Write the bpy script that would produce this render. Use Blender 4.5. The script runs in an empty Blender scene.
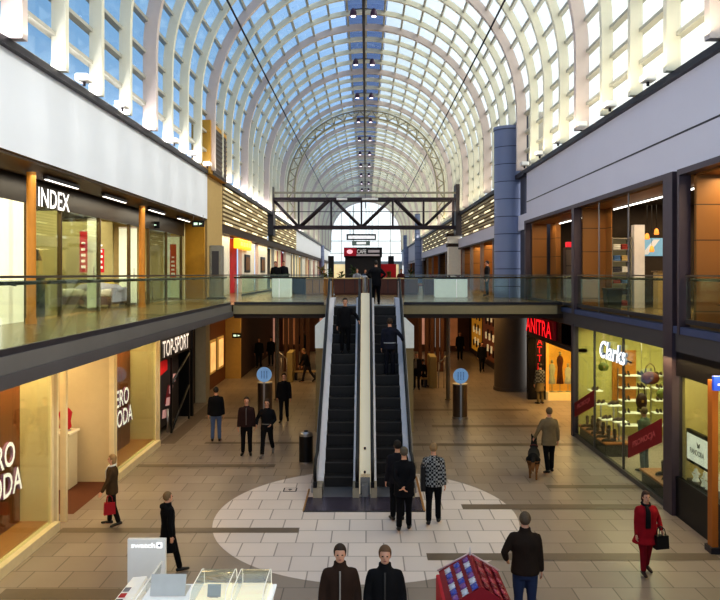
import bpy, bmesh, math, random
from mathutils import Vector, Matrix
random.seed(7)
scene = bpy.context.scene
COL = scene.collection
PI = math.pi
F = 760.0            # focal length in pixels of a 720 wide frame
EYE = 5.5            # eye height above the lower floor
UP = 4.4             # upper floor level

def XW(px, Y): return (px - 366.0) * Y / F
def YF(py): return F * EYE / (py - 274.0)          # depth of a point on the lower floor
def ZW(py, Y): return EYE - (py - 274.0) * Y / F

# ------------------------------------------------------------------ materials
def lin(c):
    r = []
    for v in c[:3]:
        v = v / 255.0
        r.append(v / 12.92 if v <= 0.04045 else ((v + 0.055) / 1.055) ** 2.4)
    return (r[0], r[1], r[2], 1.0)

MATS = {}
def M(name, color=(128, 128, 128), rough=0.5, metal=0.0, emit=0.0, noise=0.10, scale=6.0, bump=0.0, ecol=None, spec=0.4):
    if name in MATS: return MATS[name]
    m = bpy.data.materials.new(name); m.use_nodes = True
    nt = m.node_tree; b = nt.nodes['Principled BSDF']
    c = lin(color)
    b.inputs['Roughness'].default_value = rough
    b.inputs['Metallic'].default_value = metal
    b.inputs['Specular IOR Level'].default_value = spec
    tc = nt.nodes.new('ShaderNodeTexCoord')
    nz = nt.nodes.new('ShaderNodeTexNoise'); nz.inputs['Scale'].default_value = scale; nz.inputs['Detail'].default_value = 3
    nt.links.new(tc.outputs['Object'], nz.inputs['Vector'])
    mx = nt.nodes.new('ShaderNodeMix'); mx.data_type = 'RGBA'
    mx.inputs[6].default_value = tuple(v * (1 - noise) for v in c[:3]) + (1,)
    mx.inputs[7].default_value = tuple(min(1, v * (1 + noise)) for v in c[:3]) + (1,)
    nt.links.new(nz.outputs['Fac'], mx.inputs[0])
    nt.links.new(mx.outputs[2], b.inputs['Base Color'])
    if bump:
        bp = nt.nodes.new('ShaderNodeBump'); bp.inputs['Strength'].default_value = bump
        nt.links.new(nz.outputs['Fac'], bp.inputs['Height']); nt.links.new(bp.outputs[0], b.inputs['Normal'])
    if emit:
        if ecol is None: nt.links.new(mx.outputs[2], b.inputs['Emission Color'])
        else: b.inputs['Emission Color'].default_value = lin(ecol)
        b.inputs['Emission Strength'].default_value = emit
    MATS[name] = m
    return m

def glass(name, tint, refl=0.06, edge=0.35, haze=0.0, hazecol=(230, 235, 235)):
    if name in MATS: return MATS[name]
    m = bpy.data.materials.new(name); m.use_nodes = True
    nt = m.node_tree; nt.nodes.clear()
    out = nt.nodes.new('ShaderNodeOutputMaterial')
    tr = nt.nodes.new('ShaderNodeBsdfTransparent'); tr.inputs[0].default_value = lin(tint)
    gl = nt.nodes.new('ShaderNodeBsdfGlossy'); gl.inputs['Roughness'].default_value = 0.03
    gl.inputs['Color'].default_value = (0.9, 0.95, 0.95, 1)
    lw = nt.nodes.new('ShaderNodeLayerWeight'); lw.inputs['Blend'].default_value = 0.25
    mr = nt.nodes.new('ShaderNodeMapRange'); mr.inputs[3].default_value = refl; mr.inputs[4].default_value = edge
    nt.links.new(lw.outputs['Facing'], mr.inputs[0])
    mx = nt.nodes.new('ShaderNodeMixShader')
    nt.links.new(mr.outputs[0], mx.inputs[0]); nt.links.new(tr.outputs[0], mx.inputs[1]); nt.links.new(gl.outputs[0], mx.inputs[2])
    last = mx
    if haze:
        df = nt.nodes.new('ShaderNodeBsdfTranslucent'); df.inputs[0].default_value = lin(hazecol)
        d2 = nt.nodes.new('ShaderNodeBsdfDiffuse'); d2.inputs[0].default_value = lin(hazecol)
        ad = nt.nodes.new('ShaderNodeMixShader'); ad.inputs[0].default_value = 0.5
        nt.links.new(df.outputs[0], ad.inputs[1]); nt.links.new(d2.outputs[0], ad.inputs[2])
        m2 = nt.nodes.new('ShaderNodeMixShader'); m2.inputs[0].default_value = haze
        nt.links.new(mx.outputs[0], m2.inputs[1]); nt.links.new(ad.outputs[0], m2.inputs[2]); last = m2
    nt.links.new(last.outputs[0], out.inputs[0])
    MATS[name] = m
    return m

def brickmat(name, c1, c2, mortar, bw, bh, msize, rough=0.35, offset=0.5, plane='xy', noise=0.12, spec=0.4, emit=0):
    if name in MATS: return MATS[name]
    m = bpy.data.materials.new(name); m.use_nodes = True
    nt = m.node_tree; b = nt.nodes['Principled BSDF']
    tc = nt.nodes.new('ShaderNodeTexCoord')
    sp = nt.nodes.new('ShaderNodeSeparateXYZ'); cb = nt.nodes.new('ShaderNodeCombineXYZ')
    nt.links.new(tc.outputs['Object'], sp.inputs[0])
    ix = {'x': 0, 'y': 1, 'z': 2}
    nt.links.new(sp.outputs[ix[plane[0]]], cb.inputs[0]); nt.links.new(sp.outputs[ix[plane[1]]], cb.inputs[1])
    br = nt.nodes.new('ShaderNodeTexBrick')
    br.offset = offset; br.squash = 1.0
    br.inputs['Color1'].default_value = lin(c1); br.inputs['Color2'].default_value = lin(c2); br.inputs['Mortar'].default_value = lin(mortar)
    br.inputs['Scale'].default_value = 1.0; br.inputs['Mortar Size'].default_value = msize
    br.inputs['Brick Width'].default_value = bw; br.inputs['Row Height'].default_value = bh
    nt.links.new(cb.outputs[0], br.inputs['Vector'])
    nz = nt.nodes.new('ShaderNodeTexNoise'); nz.inputs['Scale'].default_value = 0.9; nz.inputs['Detail'].default_value = 4
    nt.links.new(tc.outputs['Object'], nz.inputs['Vector'])
    mr = nt.nodes.new('ShaderNodeMapRange'); mr.inputs[3].default_value = 1 - noise; mr.inputs[4].default_value = 1 + noise
    nt.links.new(nz.outputs['Fac'], mr.inputs[0])
    mx = nt.nodes.new('ShaderNodeMix'); mx.data_type = 'RGBA'; mx.blend_type = 'MULTIPLY'; mx.inputs[0].default_value = 1
    nt.links.new(br.outputs['Color'], mx.inputs[6]); nt.links.new(mr.outputs[0], mx.inputs[7])
    nt.links.new(mx.outputs[2], b.inputs['Base Color'])
    b.inputs['Roughness'].default_value = rough; b.inputs['Specular IOR Level'].default_value = spec
    if emit:
        nt.links.new(mx.outputs[2], b.inputs['Emission Color']); b.inputs['Emission Strength'].default_value = emit
    MATS[name] = m
    return m

def checkmat(name, c1, c2, sc):
    m = bpy.data.materials.new(name); m.use_nodes = True
    nt = m.node_tree; b = nt.nodes['Principled BSDF']
    tc = nt.nodes.new('ShaderNodeTexCoord'); ck = nt.nodes.new('ShaderNodeTexChecker')
    ck.inputs['Scale'].default_value = sc; ck.inputs['Color1'].default_value = lin(c1); ck.inputs['Color2'].default_value = lin(c2)
    nt.links.new(tc.outputs['Object'], ck.inputs['Vector']); nt.links.new(ck.outputs[0], b.inputs['Base Color'])
    b.inputs['Roughness'].default_value = 0.9
    MATS[name] = m
    return m

# ------------------------------------------------------------------ mesh builder
ROOTM = {}           # world matrix of an object (all parts share their root's)
class MB:
    def __init__(s): s.v = []; s.f = []; s.m = []; s.sm = []
    def add(s, vs, fs, mi=0, smooth=False):
        o = len(s.v); s.v += [tuple(v) for v in vs]
        for f in fs:
            s.f.append([i + o for i in f]); s.m.append(mi); s.sm.append(smooth)
        return s
    def box(s, x0, x1, y0, y1, z0, z1, mi=0):
        if x0 > x1: x0, x1 = x1, x0
        if y0 > y1: y0, y1 = y1, y0
        if z0 > z1: z0, z1 = z1, z0
        vs = [(x, y, z) for z in (z0, z1) for y in (y0, y1) for x in (x0, x1)]
        return s.add(vs, [(0, 2, 3, 1), (4, 5, 7, 6), (0, 1, 5, 4), (2, 6, 7, 3), (0, 4, 6, 2), (1, 3, 7, 5)], mi)
    def bbox(s, x0, x1, y0, y1, z0, z1, r=0.02, mi=0):
        # chamfered box
        if x0 > x1: x0, x1 = x1, x0
        if y0 > y1: y0, y1 = y1, y0
        bm = bmesh.new(); bmesh.ops.create_cube(bm, size=1)
        for v in bm.verts: v.co = Vector(((x0 + x1) / 2 + v.co.x * (x1 - x0), (y0 + y1) / 2 + v.co.y * (y1 - y0), (z0 + z1) / 2 + v.co.z * (z1 - z0)))
        bmesh.ops.bevel(bm, geom=bm.edges[:], offset=r, segments=2, affect='EDGES', profile=0.5)
        bm.verts.index_update()
        s.add([v.co[:] for v in bm.verts], [[v.index for v in f.verts] for f in bm.faces], mi); bm.free(); return s
    def obox(s, M4, hx, hy, hz, mi=0):
        vs = [M4 @ Vector((x, y, z)) for z in (-hz, hz) for y in (-hy, hy) for x in (-hx, hx)]
        return s.add(vs, [(0, 2, 3, 1), (4, 5, 7, 6), (0, 1, 5, 4), (2, 6, 7, 3), (0, 4, 6, 2), (1, 3, 7, 5)], mi)
    def prism(s, poly, axis, a0, a1, mi=0):
        # poly: 2D points; axis 'x': poly=(y,z); 'y': poly=(x,z); 'z': poly=(x,y)
        def mk(p, a):
            return {'x': (a, p[0], p[1]), 'y': (p[0], a, p[1]), 'z': (p[0], p[1], a)}[axis]
        n = len(poly)
        vs = [mk(p, a0) for p in poly] + [mk(p, a1) for p in poly]
        fs = [list(range(n))[::-1], list(range(n, 2 * n))] + [[i, (i + 1) % n, n + (i + 1) % n, n + i] for i in range(n)]
        return s.add(vs, fs, mi)
    def tube(s, pts, rads, n=8, mi=0, caps=True, smooth=True, up=None):
        pts = [Vector(p) for p in pts]
        if not hasattr(rads, '__len__'): rads = [rads] * len(pts)
        rings = []; prev = None
        for i, p in enumerate(pts):
            d = (pts[min(i + 1, len(pts) - 1)] - pts[max(i - 1, 0)])
            if d.length < 1e-9: d = Vector((0, 0, 1))
            d.normalize()
            if prev is None:
                a = Vector(up) if up else (Vector((1, 0, 0)) if abs(d.x) < 0.8 else Vector((0, 1, 0)))
            else: a = prev
            a = (a - d * a.dot(d)); 
            if a.length < 1e-6: a = d.orthogonal()
            a.normalize(); b = d.cross(a); prev = a
            r = rads[i]; ra, rb = (r if hasattr(r, '__len__') else (r, r))
            rings.append([p + a * (ra * math.cos(2 * PI * k / n)) + b * (rb * math.sin(2 * PI * k / n)) for k in range(n)])
        vs = [v for r in rings for v in r]; fs = []
        for i in range(len(pts) - 1):
            for k in range(n):
                fs.append([i * n + k, i * n + (k + 1) % n, (i + 1) * n + (k + 1) % n, (i + 1) * n + k])
        if caps:
            fs.append(list(range(n))[::-1]); fs.append([(len(pts) - 1) * n + k for k in range(n)])
        return s.add(vs, fs, mi, smooth)
    def limb(s, pts, rads, n=10, mi=0):
        # tube with rounded ends
        pts = [Vector(p) for p in pts]; rads = list(rads)
        d0 = (pts[0] - pts[1]).normalized(); d1 = (pts[-1] - pts[-2]).normalized()
        def mx(r): return max(r) if hasattr(r, '__len__') else r
        def sc(r, k): return tuple(q * k for q in r) if hasattr(r, '__len__') else r * k
        P = [pts[0] + d0 * mx(rads[0]) * 0.7, pts[0] + d0 * mx(rads[0]) * 0.45] + pts + [pts[-1] + d1 * mx(rads[-1]) * 0.45, pts[-1] + d1 * mx(rads[-1]) * 0.7]
        R = [sc(rads[0], .35), sc(rads[0], .8)] + rads + [sc(rads[-1], .8), sc(rads[-1], .35)]
        return s.tube(P, R, n, mi)
    def ell(s, c, r, nu=12, nv=8, mi=0, fn=None):
        vs = []; c = Vector(c)
        for j in range(1, nv):
            t = PI * j / nv
            for i in range(nu):
                a = 2 * PI * i / nu
                vs.append(Vector((c.x + r[0] * math.sin(t) * math.cos(a), c.y + r[1] * math.sin(t) * math.sin(a), c.z + r[2] * math.cos(t))))
        vs.append(Vector((c.x, c.y, c.z + r[2]))); vs.append(Vector((c.x, c.y, c.z - r[2])))
        if fn: vs = [fn(v) for v in vs]
        top = len(vs) - 2; bot = top + 1; fs = []
        for j in range(nv - 2):
            for i in range(nu):
                fs.append([j * nu + i, (j + 1) * nu + i, (j + 1) * nu + (i + 1) % nu, j * nu + (i + 1) % nu])
        for i in range(nu):
            fs.append([top, i, (i + 1) % nu]); fs.append([bot, (nv - 2) * nu + (i + 1) % nu, (nv - 2) * nu + i])
        return s.add(vs, fs, mi, True)
    def cyl(s, c, r, z0, z1, n=24, mi=0, r1=None):
        r1 = r if r1 is None else r1
        vs = [(c[0] + r * math.cos(2 * PI * k / n), c[1] + r * math.sin(2 * PI * k / n), z0) for k in range(n)]
        vs += [(c[0] + r1 * math.cos(2 * PI * k / n), c[1] + r1 * math.sin(2 * PI * k / n), z1) for k in range(n)]
        s.add(vs, [[k, (k + 1) % n, n + (k + 1) % n, n + k] for k in range(n)], mi, True)
        s.add(vs, [list(range(n))[::-1], list(range(n, 2 * n))], mi, False); return s
    def lathe(s, c, prof, n=16, mi=0):
        vs = []; 
        for r, z in prof:
            vs += [(c[0] + r * math.cos(2 * PI * k / n), c[1] + r * math.sin(2 * PI * k / n), c[2] + z) for k in range(n)]
        fs = []
        for i in range(len(prof) - 1):
            for k in range(n): fs.append([i * n + k, i * n + (k + 1) % n, (i + 1) * n + (k + 1) % n, (i + 1) * n + k])
        fs.append(list(range(n))[::-1]); fs.append([(len(prof) - 1) * n + k for k in range(n)])
        return s.add(vs, fs, mi, True)
    def mesh(s, me, M4, mi=0):
        return s.add([M4 @ v.co for v in me.vertices], [list(p.vertices) for p in me.polygons], mi)
    def xf(s, M4):
        s.v = [tuple(M4 @ Vector(v)) for v in s.v]; return s
    def build(s, name, mats, parent=None, origin=None):
        if not isinstance(mats, (list, tuple)): mats = [mats]
        me = bpy.data.meshes.new(name)
        if parent is not None:
            W = ROOTM[parent.name_full]
        else:
            if origin is None:
                xs = [v[0] for v in s.v]; ys = [v[1] for v in s.v]; zs = [v[2] for v in s.v]
                origin = ((min(xs) + max(xs)) / 2, (min(ys) + max(ys)) / 2, min(zs))
            W = Matrix.Translation(origin)
        I = W.inverted()
        me.from_pydata([tuple(I @ Vector(v)) for v in s.v], [], s.f)
        for m in mats: me.materials.append(m)
        me.polygons.foreach_set('material_index', s.m)
        me.polygons.foreach_set('use_smooth', s.sm)
        me.update()
        o = bpy.data.objects.new(name, me); COL.objects.link(o)
        if parent is not None: o.parent = parent
        else: o.matrix_basis = W
        ROOTM[o.name_full] = W
        return o

def tag(o, label=None, cat=None, group=None, kind=None):
    if label: o['label'] = label
    if cat: o['category'] = cat
    if group: o['group'] = group
    if kind: o['kind'] = kind
    return o
def thing(name, label, cat, loc=(0, 0, 0), rotz=0.0, group=None):
    o = bpy.data.objects.new(name, None); COL.objects.link(o)
    W = Matrix.Translation(loc) @ Matrix.Rotation(rotz, 4, 'Z')
    o.matrix_basis = W; o.empty_display_size = 0.2
    ROOTM[o.name_full] = W
    return tag(o, label, cat, group)
def struct(name, mb, mats, origin=(0, 0, 0)):
    o = mb.build(name, mats, origin=origin); o['kind'] = 'structure'; return o
def dup(root, loc, rotz=None, label=None, group=None):
    r = root.copy(); COL.objects.link(r)
    if rotz is None: rotz = root.matrix_basis.to_euler().z
    W = Matrix.Translation(loc) @ Matrix.Rotation(rotz, 4, 'Z'); r.matrix_basis = W
    ROOTM[r.name_full] = W
    if label: r['label'] = label
    if group: r['group'] = group
    for ch in list(root.children):
        c = ch.copy(); COL.objects.link(c); c.parent = r; ROOTM[c.name_full] = W
        for g in list(ch.children):
            d = g.copy(); COL.objects.link(d); d.parent = c; ROOTM[d.name_full] = W
    return r
ORD = ['first', 'second', 'third', 'fourth', 'fifth', 'sixth', 'seventh', 'eighth', 'ninth', 'tenth', 'eleventh', 'twelfth',
       'thirteenth', 'fourteenth', 'fifteenth', 'sixteenth', 'seventeenth', 'eighteenth', 'nineteenth', 'twentieth']

# ------------------------------------------------------------------ lettering
TEXTS = {}
def text_meshes(strings):
    objs = []
    for s_ in strings:
        cu = bpy.data.curves.new('lettering_curve', 'FONT'); cu.body = s_; cu.extrude = 0.5; cu.offset = 0.012
        cu.resolution_u = 3; cu.space_line = 0.85
        o = bpy.data.objects.new('lettering_source', cu); COL.objects.link(o); objs.append((s_, o, cu))
    bpy.context.view_layer.update(); dg = bpy.context.evaluated_depsgraph_get()
    for s_, o, cu in objs:
        me = bpy.data.meshes.new_from_object(o.evaluated_get(dg))
        xs = [v.co.x for v in me.vertices]; ys = [v.co.y for v in me.vertices]
        x0, x1, y0, y1 = min(xs), max(xs), min(ys), max(ys)
        TEXTS[s_] = ([((v.co.x - x0) / (x1 - x0), (v.co.y - y0) / (y1 - y0), v.co.z) for v in me.vertices], [list(p.vertices) for p in me.polygons])
        bpy.data.objects.remove(o); bpy.data.curves.remove(cu); bpy.data.meshes.remove(me)
def letters(mb, s_, origin, u, v, w, width, height, depth=0.04, mi=0, shear=0.0):
    # origin: lower left corner; u reading direction, v up, w outward normal
    O = Vector(origin); u = Vector(u); v = Vector(v); w = Vector(w)
    vs, fs = TEXTS[s_]
    pts = [O + u * (a * width + shear * b * height) + v * (b * height) + w * ((c + 0.5) * depth) for a, b, c in vs]
    front = [f for f in fs if all(vs[i][2] > .4 for i in f)]; side = [f for f in fs if not all(vs[i][2] > .4 for i in f)]
    mb.add(pts, front, mi); return mb.add(pts, side, mi + 1)

# ------------------------------------------------------------------ deferred voxel remesh
REMESH = []
def remesh_all():
    for o, vox, sm in REMESH:
        md = o.modifiers.new('r', 'REMESH'); md.mode = 'VOXEL'; md.voxel_size = vox; md.use_smooth_shade = True
        if sm:
            ms = o.modifiers.new('s', 'SMOOTH'); ms.factor = 0.5; ms.iterations = sm
    bpy.context.view_layer.update(); dg = bpy.context.evaluated_depsgraph_get()
    for o, vox, sm in REMESH:
        me = bpy.data.meshes.new_from_object(o.evaluated_get(dg)); old = o.data
        mats = [m for m in old.materials]
        o.modifiers.clear(); o.data = me; bpy.data.meshes.remove(old)
        me.materials.clear()
        for m in mats: me.materials.append(m)
        for p in me.polygons: p.use_smooth = True
        extra = EXTRA.get(o.name_full)
        if extra: extra(o)
EXTRA = {}
def append_to(o, mb):
    # add more geometry (world coordinates) to an existing mesh
    I = ROOTM[o.name_full].inverted()
    bm = bmesh.new(); bm.from_mesh(o.data)
    vs = [bm.verts.new(I @ Vector(v)) for v in mb.v]
    for f, mi, sm in zip(mb.f, mb.m, mb.sm):
        try:
            fc = bm.faces.new([vs[i] for i in f]); fc.material_index = mi; fc.smooth = sm
        except ValueError: pass
    bm.to_mesh(o.data); bm.free()

text_meshes(['INDEX', 'VERO\nMODA', 'TOP-SPORT', 'ANITRA', 'Clarks', 'PROMOCJA', 'swatch', 'CAFE', 'PANDORA', 'A\nT\nT\nI'])
# ------------------------------------------------------------------ people
def skinm(k):
    return M('skin_' + k, {'fair': (214, 160, 132), 'tan': (190, 132, 104), 'pink': (216, 150, 130)}[k], rough=0.55, noise=0.05)
EYE_M = M('eye_dark', (30, 24, 22), rough=0.2)
LIP_M = M('lips', (160, 84, 78), rough=0.5)

def ik(S, T, l1, l2, pole):
    S = Vector(S); T = Vector(T); d = T - S; L = d.length
    if L > (l1 + l2) * 0.995: T = S + d * ((l1 + l2) * 0.995 / L); d = T - S; L = d.length
    n = d.normalized(); p = Vector(pole); p = (p - n * p.dot(n))
    if p.length < 1e-5: p = n.orthogonal()
    p.normalize()
    a = (l1 * l1 - l2 * l2 + L * L) / (2 * L); h = math.sqrt(max(0, l1 * l1 - a * a))
    return S + n * a + p * h, T

def person(px, Y, z0, height, face, label, jacket, trousers, shoes=(30, 26, 24), skin='fair', hair=(50, 38, 30), hairstyle='short',
           hem=0.82, stride=0.0, arms=None, lean=0.0, group=None, girth=1.0, sit=None, jmat=None, collar=None, scarf=None,
           stripe=None, head_turn=0.0, X=None, jname='jacket', flare=0.0, hood=False, belt=None, knee=None, feet_apart=1.0, skirt=False, head_down=0.0):
    """face: heading in degrees, 0 = walking away from the camera (+Y), 180 = towards it, 90 = to the left."""
    X = XW(px, Y) if X is None else X
    s = height / 1.75
    root = thing('person', label, 'person', (X, Y, z0), math.radians(face), group)
    W = ROOTM[root.name_full]
    # ---- skeleton (metres for 1.75 m, scaled at the end)
    def rx(v, a, piv=(0, 0, 0)):
        v = Vector(v) - Vector(piv); c, q = math.cos(a), math.sin(a)
        return Vector((v.x, v.y * c + v.z * q, -v.y * q + v.z * c)) + Vector(piv)   # positive a leans forward (+y)
    hipz = 0.92
    legs = []
    for sd in (-1, 1):
        if sit is not None:
            a = math.radians(82); k = math.radians(86 if sd > 0 else 78)
        else:
            a = stride * sd; k = max(0.0, -a) * 1.0 + 0.06
            if knee and sd == knee[0]: a, k = knee[1], knee[2]
        hip = Vector((0.092 * sd, 0, hipz)); spread = 0.02 * sd * feet_apart
        d1 = Vector((spread * 0.6, math.sin(a), -math.cos(a))); kn = hip + d1 * 0.43
        b = a - k; d2 = Vector((spread * 0.5, math.sin(b), -math.cos(b))); an = kn + d2 * 0.41
        fp = 0.0 if sit is not None else max(0.0, -b) * 0.8
        toe = an + Vector((0.03 * sd, 0.17 * math.cos(fp), -0.055 - 0.17 * math.sin(fp)))
        heel = an + Vector((0, -0.06 * math.cos(fp), -0.05 + 0.06 * math.sin(fp)))
        legs.append((hip, kn, an, toe, heel))
    low = min(min(l[3].z, l[4].z) for l in legs) - 0.03
    off = Vector((0, 0, -low))
    if sit is not None: off = Vector((0, -0.15, sit / s - hipz + 0.1))
    piv = Vector((0, 0, hipz))
    TL = lambda v: rx(v, lean, piv)
    sh = {sd: TL((0.176 * sd, -0.005, 1.395)) for sd in (-1, 1)}
    arms = arms or {}
    AR = {}
    for sd in (-1, 1):
        spec = arms.get(sd, ('hang', -stride * sd * 0.5))
        if spec[0] == 'hang':
            q = spec[1]; T = sh[sd] + Vector((0.07 * sd, 0.53 * math.sin(q) + 0.04, -0.53 * math.cos(q))); pole = (0.25 * sd, -1, 0)
        else:
            T = TL(Vector(spec[1])); pole = spec[2] if len(spec) > 2 else (0.5 * sd, -1, -0.2)
        el, wr = ik(sh[sd], T, 0.285, 0.255, pole)
        AR[sd] = (sh[sd], el, wr)
    S4 = W @ Matrix.Scale(s, 4) @ Matrix.Translation(off)
    g = girth
    def torso(mb, inf, z_lo, z_hi=1.53, fl=0.0):
        prof = [(0.80, .120, .085), (0.88, .160, .114), (0.97, .160, .115), (1.08, .147, .105), (1.20, .156, .112), (1.31, .172, .118), (1.37, .160, .106), (1.42, .122, .090), (1.46, .084, .074), (1.50, .062, .064), (1.55, .058, .060)]
        pts = []; rr = []
        if inf > 0: prof = [(0.80, .166, .120), (0.88, .170, .122)] + prof[2:]
        ps = [p for p in prof if z_lo - 0.001 <= p[0] <= z_hi]
        if z_lo < ps[0][0] - .01:
            e = ps[0]; ps = [(z_lo, e[1] + fl, e[2] + fl * 0.8), ((z_lo + e[0]) / 2, e[1] + fl * .5, e[2] + fl * .4)] + ps
        for z, a, b in ps:
            gg = g if z < 1.42 else 1.0
            k = inf if z < 1.44 else inf * 0.45
            pts.append(TL((0, -0.012 if z > 1.3 else 0, z)) if z >= hipz else Vector((0, 0, z))); rr.append((a * gg + k, b * gg + k))
        mb.tube(pts, rr, 16, 0, True, True, up=(1, 0, 0))
    # ---- body: one continuous surface
    b = MB(); torso(b, 0.0, 0.80)
    for (hip, kn, an, toe, heel), sd in zip(legs, (-1, 1)):
        b.limb([hip, hip.lerp(kn, .5), kn, kn.lerp(an, .35), an], [.085 * g, .075 * g, .052, .054, .036], 10)
        b.limb([heel, an.lerp(toe, .5) + Vector((0, 0, -.02)), toe], [.035, .042, .026], 8)
        a0, el, wr = AR[sd]
        b.limb([a0 + Vector((-.02 * sd, 0, -.015)), a0.lerp(el, .5), el, el.lerp(wr, .35), wr], [.040, .045, .038, .037, .026], 10)
    hc = TL((0, 0.005, 1.645)); 
    Hm = Matrix.Translation(hc) @ Matrix.Rotation(head_turn, 4, 'Z') @ Matrix.Rotation(-lean * 0.4 - head_down, 4, 'X')
    hd = MB()
    hd.ell((0, -0.012, 0.012), (.076, .096, .098), 14, 10)
    hd.ell((0, 0.022, -.055), (.058, .066, .066), 12, 8)
    hd.limb([(0, .088, .01), (0, .104, -.022)], [.010, .015], 6)
    for sd in (-1, 1): hd.ell((.076 * sd, -.008, -.01), (.012, .02, .032), 8, 6)
    hd.limb([(0, -0.02, -.06), (0, -.015, -.15)], [.056, .058], 10)
    hd.xf(Hm); b.add(hd.v, hd.f, 0, True)
    for sd in (-1, 1):
        a0, el, wr = AR[sd]; d = (wr - el).normalized()
        b.limb([wr, wr + d * 0.05, wr + d * 0.09], [(.022, .03), (.018, .04), (.014, .038)], 8)
    b.xf(S4)
    body = b.build('body', [skinm(skin), EYE_M, LIP_M], root)
    REMESH.append((body, 0.016 * s, 2))
    # fingers, thumbs, eyes and mouth are joined to the body after its surface is fused
    ex = MB()
    for sd in (-1, 1):
        a0, el, wr = AR[sd]; d = (wr - el).normalized()
        fw = Vector((0, 1, 0)); fw = (fw - d * fw.dot(d)); fw = fw.normalized() if fw.length > .1 else Vector((1, 0, 0))
        inn = d.cross(fw) * (1 if d.cross(fw).x * sd < 0 else -1)
        for i, ln in enumerate((.068, .078, .073, .056)):
            base = wr + d * 0.085 + fw * (0.027 - 0.018 * i)
            m1 = base + d * ln * .5 + inn * .006; tip = base + d * ln * .88 + inn * .028
            ex.limb([base - d * .015, m1, tip], [.0092, .0085, .0068], 6)
        tb = wr + d * 0.03 + fw * 0.03
        ex.limb([tb, tb + d * .03 + fw * .022, tb + d * .06 + fw * .024 + inn * .012], [.0115, .010, .0078], 6)
    em = MB()
    for sd in (-1, 1): em.ell((.031 * sd, .082, .004), (.013, .008, .008), 8, 6, 1)
    em.ell((0, .084, -.058), (.022, .008, .007), 8, 6, 2)
    em.xf(Hm); ex.add(em.v, em.f[:], 1, True); ex.m[-len(em.f):] = em.m
    ex.xf(S4)
    EXTRA[body.name_full] = lambda o, e=ex: append_to(o, e)
    # ---- trousers
    t = MB()
    t.tube([(0, 0, .77), (0, 0, .84), (0, 0, .92), (0, 0, 1.0)], [(.135 * g + .012, .105 * g + .012), (.160 * g + .014, .118 * g + .014), (.168 * g + .014, .12 * g + .014), (.155 * g + .012, .11 * g + .012)], 14, up=(1, 0, 0))
    for (hip, kn, an, toe, heel) in legs:
        t.limb([hip, hip.lerp(kn, .5), kn, kn.lerp(an, .5), an + (kn - an) * 0.06], [.094 * g, .086 * g, .070, .066, .062], 10)
    if skirt:
        t.tube([(0, 0.01, .55), (0, 0, .9), (0, 0, 1.0)], [(.21, .19), (.18, .14), (.15, .11)], 14, up=(1, 0, 0))
    t.xf(S4); tr = t.build('skirt' if skirt else 'trousers', M('cloth_%d_%d_%d' % trousers, trousers, rough=0.9, noise=.18, scale=9, bump=.15, spec=.15), root)
    REMESH.append((tr, 0.02 * s, 2))
    # ---- jacket
    j = MB(); torso(j, 0.028, hem, 1.50, flare)
    for sd in (-1, 1):
        a0, el, wr = AR[sd]
        j.limb([a0 + Vector((-.04 * sd, 0, .006)), a0 + Vector((-.004 * sd, 0, 0)), a0.lerp(el, .25), a0.lerp(el, .6), el, el.lerp(wr, .5), wr - (wr - el) * 0.03], [.060, .067, .069, .064, .056, .052, .045], 10)
    if collar or hood:
        j.tube([TL((0, -.012, 1.43)), TL((0, -.01, 1.49)), TL((0, -.015, 1.54))], [(.11, .09), (.088, .083), (.084, .08)], 12, up=(1, 0, 0))
    if hood: j.ell(TL((0, -.11, 1.46)), (.12, .07, .07), 10, 8)
    j.xf(S4)
    jm = jmat or M('cloth_%d_%d_%d' % jacket, jacket, rough=0.85, noise=.22, scale=10, bump=.2, spec=.2)
    jo = j.build(jname, jm, root); REMESH.append((jo, 0.02 * s, 2))
    # jacket details
    if stripe:      # front opening / zip line on the chest
        d = MB(); y0 = .118 * g + .027
        d.tube([TL((0, .118, 1.45)), TL((0, y0 + .012, 1.36)), TL((0, y0 + .008, 1.22)), TL((0, y0 + .004, 1.05)), TL((0, y0 + .006, max(hem + .03, .93)))], [(.012, .010)] * 5, 8, up=(1, 0, 0)); d.xf(S4)
        d.build('zip', M('zip_%d_%d_%d' % stripe, stripe, rough=.5), jo)
    if scarf:
        d = MB()
        for i in range(14):
            pass
        ring = [TL((.082 * math.cos(2 * PI * i / 14), -.01 + .085 * math.sin(2 * PI * i / 14), 1.49 - .02 * math.sin(2 * PI * i / 14))) for i in range(15)]
        d.tube(ring, .026, 8, caps=False)
        y0 = .118 * g + .03
        d.tube([TL((.03, .085, 1.47)), TL((.04, y0 + .005, 1.36)), TL((.04, y0 + .005, 1.2)), TL((.04, y0 - .0, 1.02))], [(.04, .018), (.055, .016), (.06, .014), (.06, .012)], 8, up=(1, 0, 0))
        d.xf(S4); d.build('scarf', M('scarf_%d_%d_%d' % scarf, scarf, rough=.95, noise=.2), root)
    if belt:
        d = MB(); d.tube([TL((0, 0, 1.0)), TL((0, 0, 1.03))], [(.166 * g + .026, .118 * g + .026)] * 2, 16, up=(1, 0, 0)); d.xf(S4)
        d.build('shirt_hem', M('belt_%d_%d_%d' % belt, belt, rough=.7), root)
    # ---- shoes
    for (hip, kn, an, toe, heel) in legs:
        f = MB(); mid = heel.lerp(toe, .5)
        f.limb([heel + Vector((0, 0, .012)), mid + Vector((0, 0, .012)), toe + Vector((0, .015, .004))], [(.040, .040), (.046, .040), (.036, .028)], 10)
        f.limb([an + Vector((0, 0, .03)), an + Vector((0, 0, -.03))], [.046, .044], 10)
        f.xf(S4); f.build('shoe', M('shoe_%d_%d_%d' % shoes, shoes, rough=.4, noise=.1), root)
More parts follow.
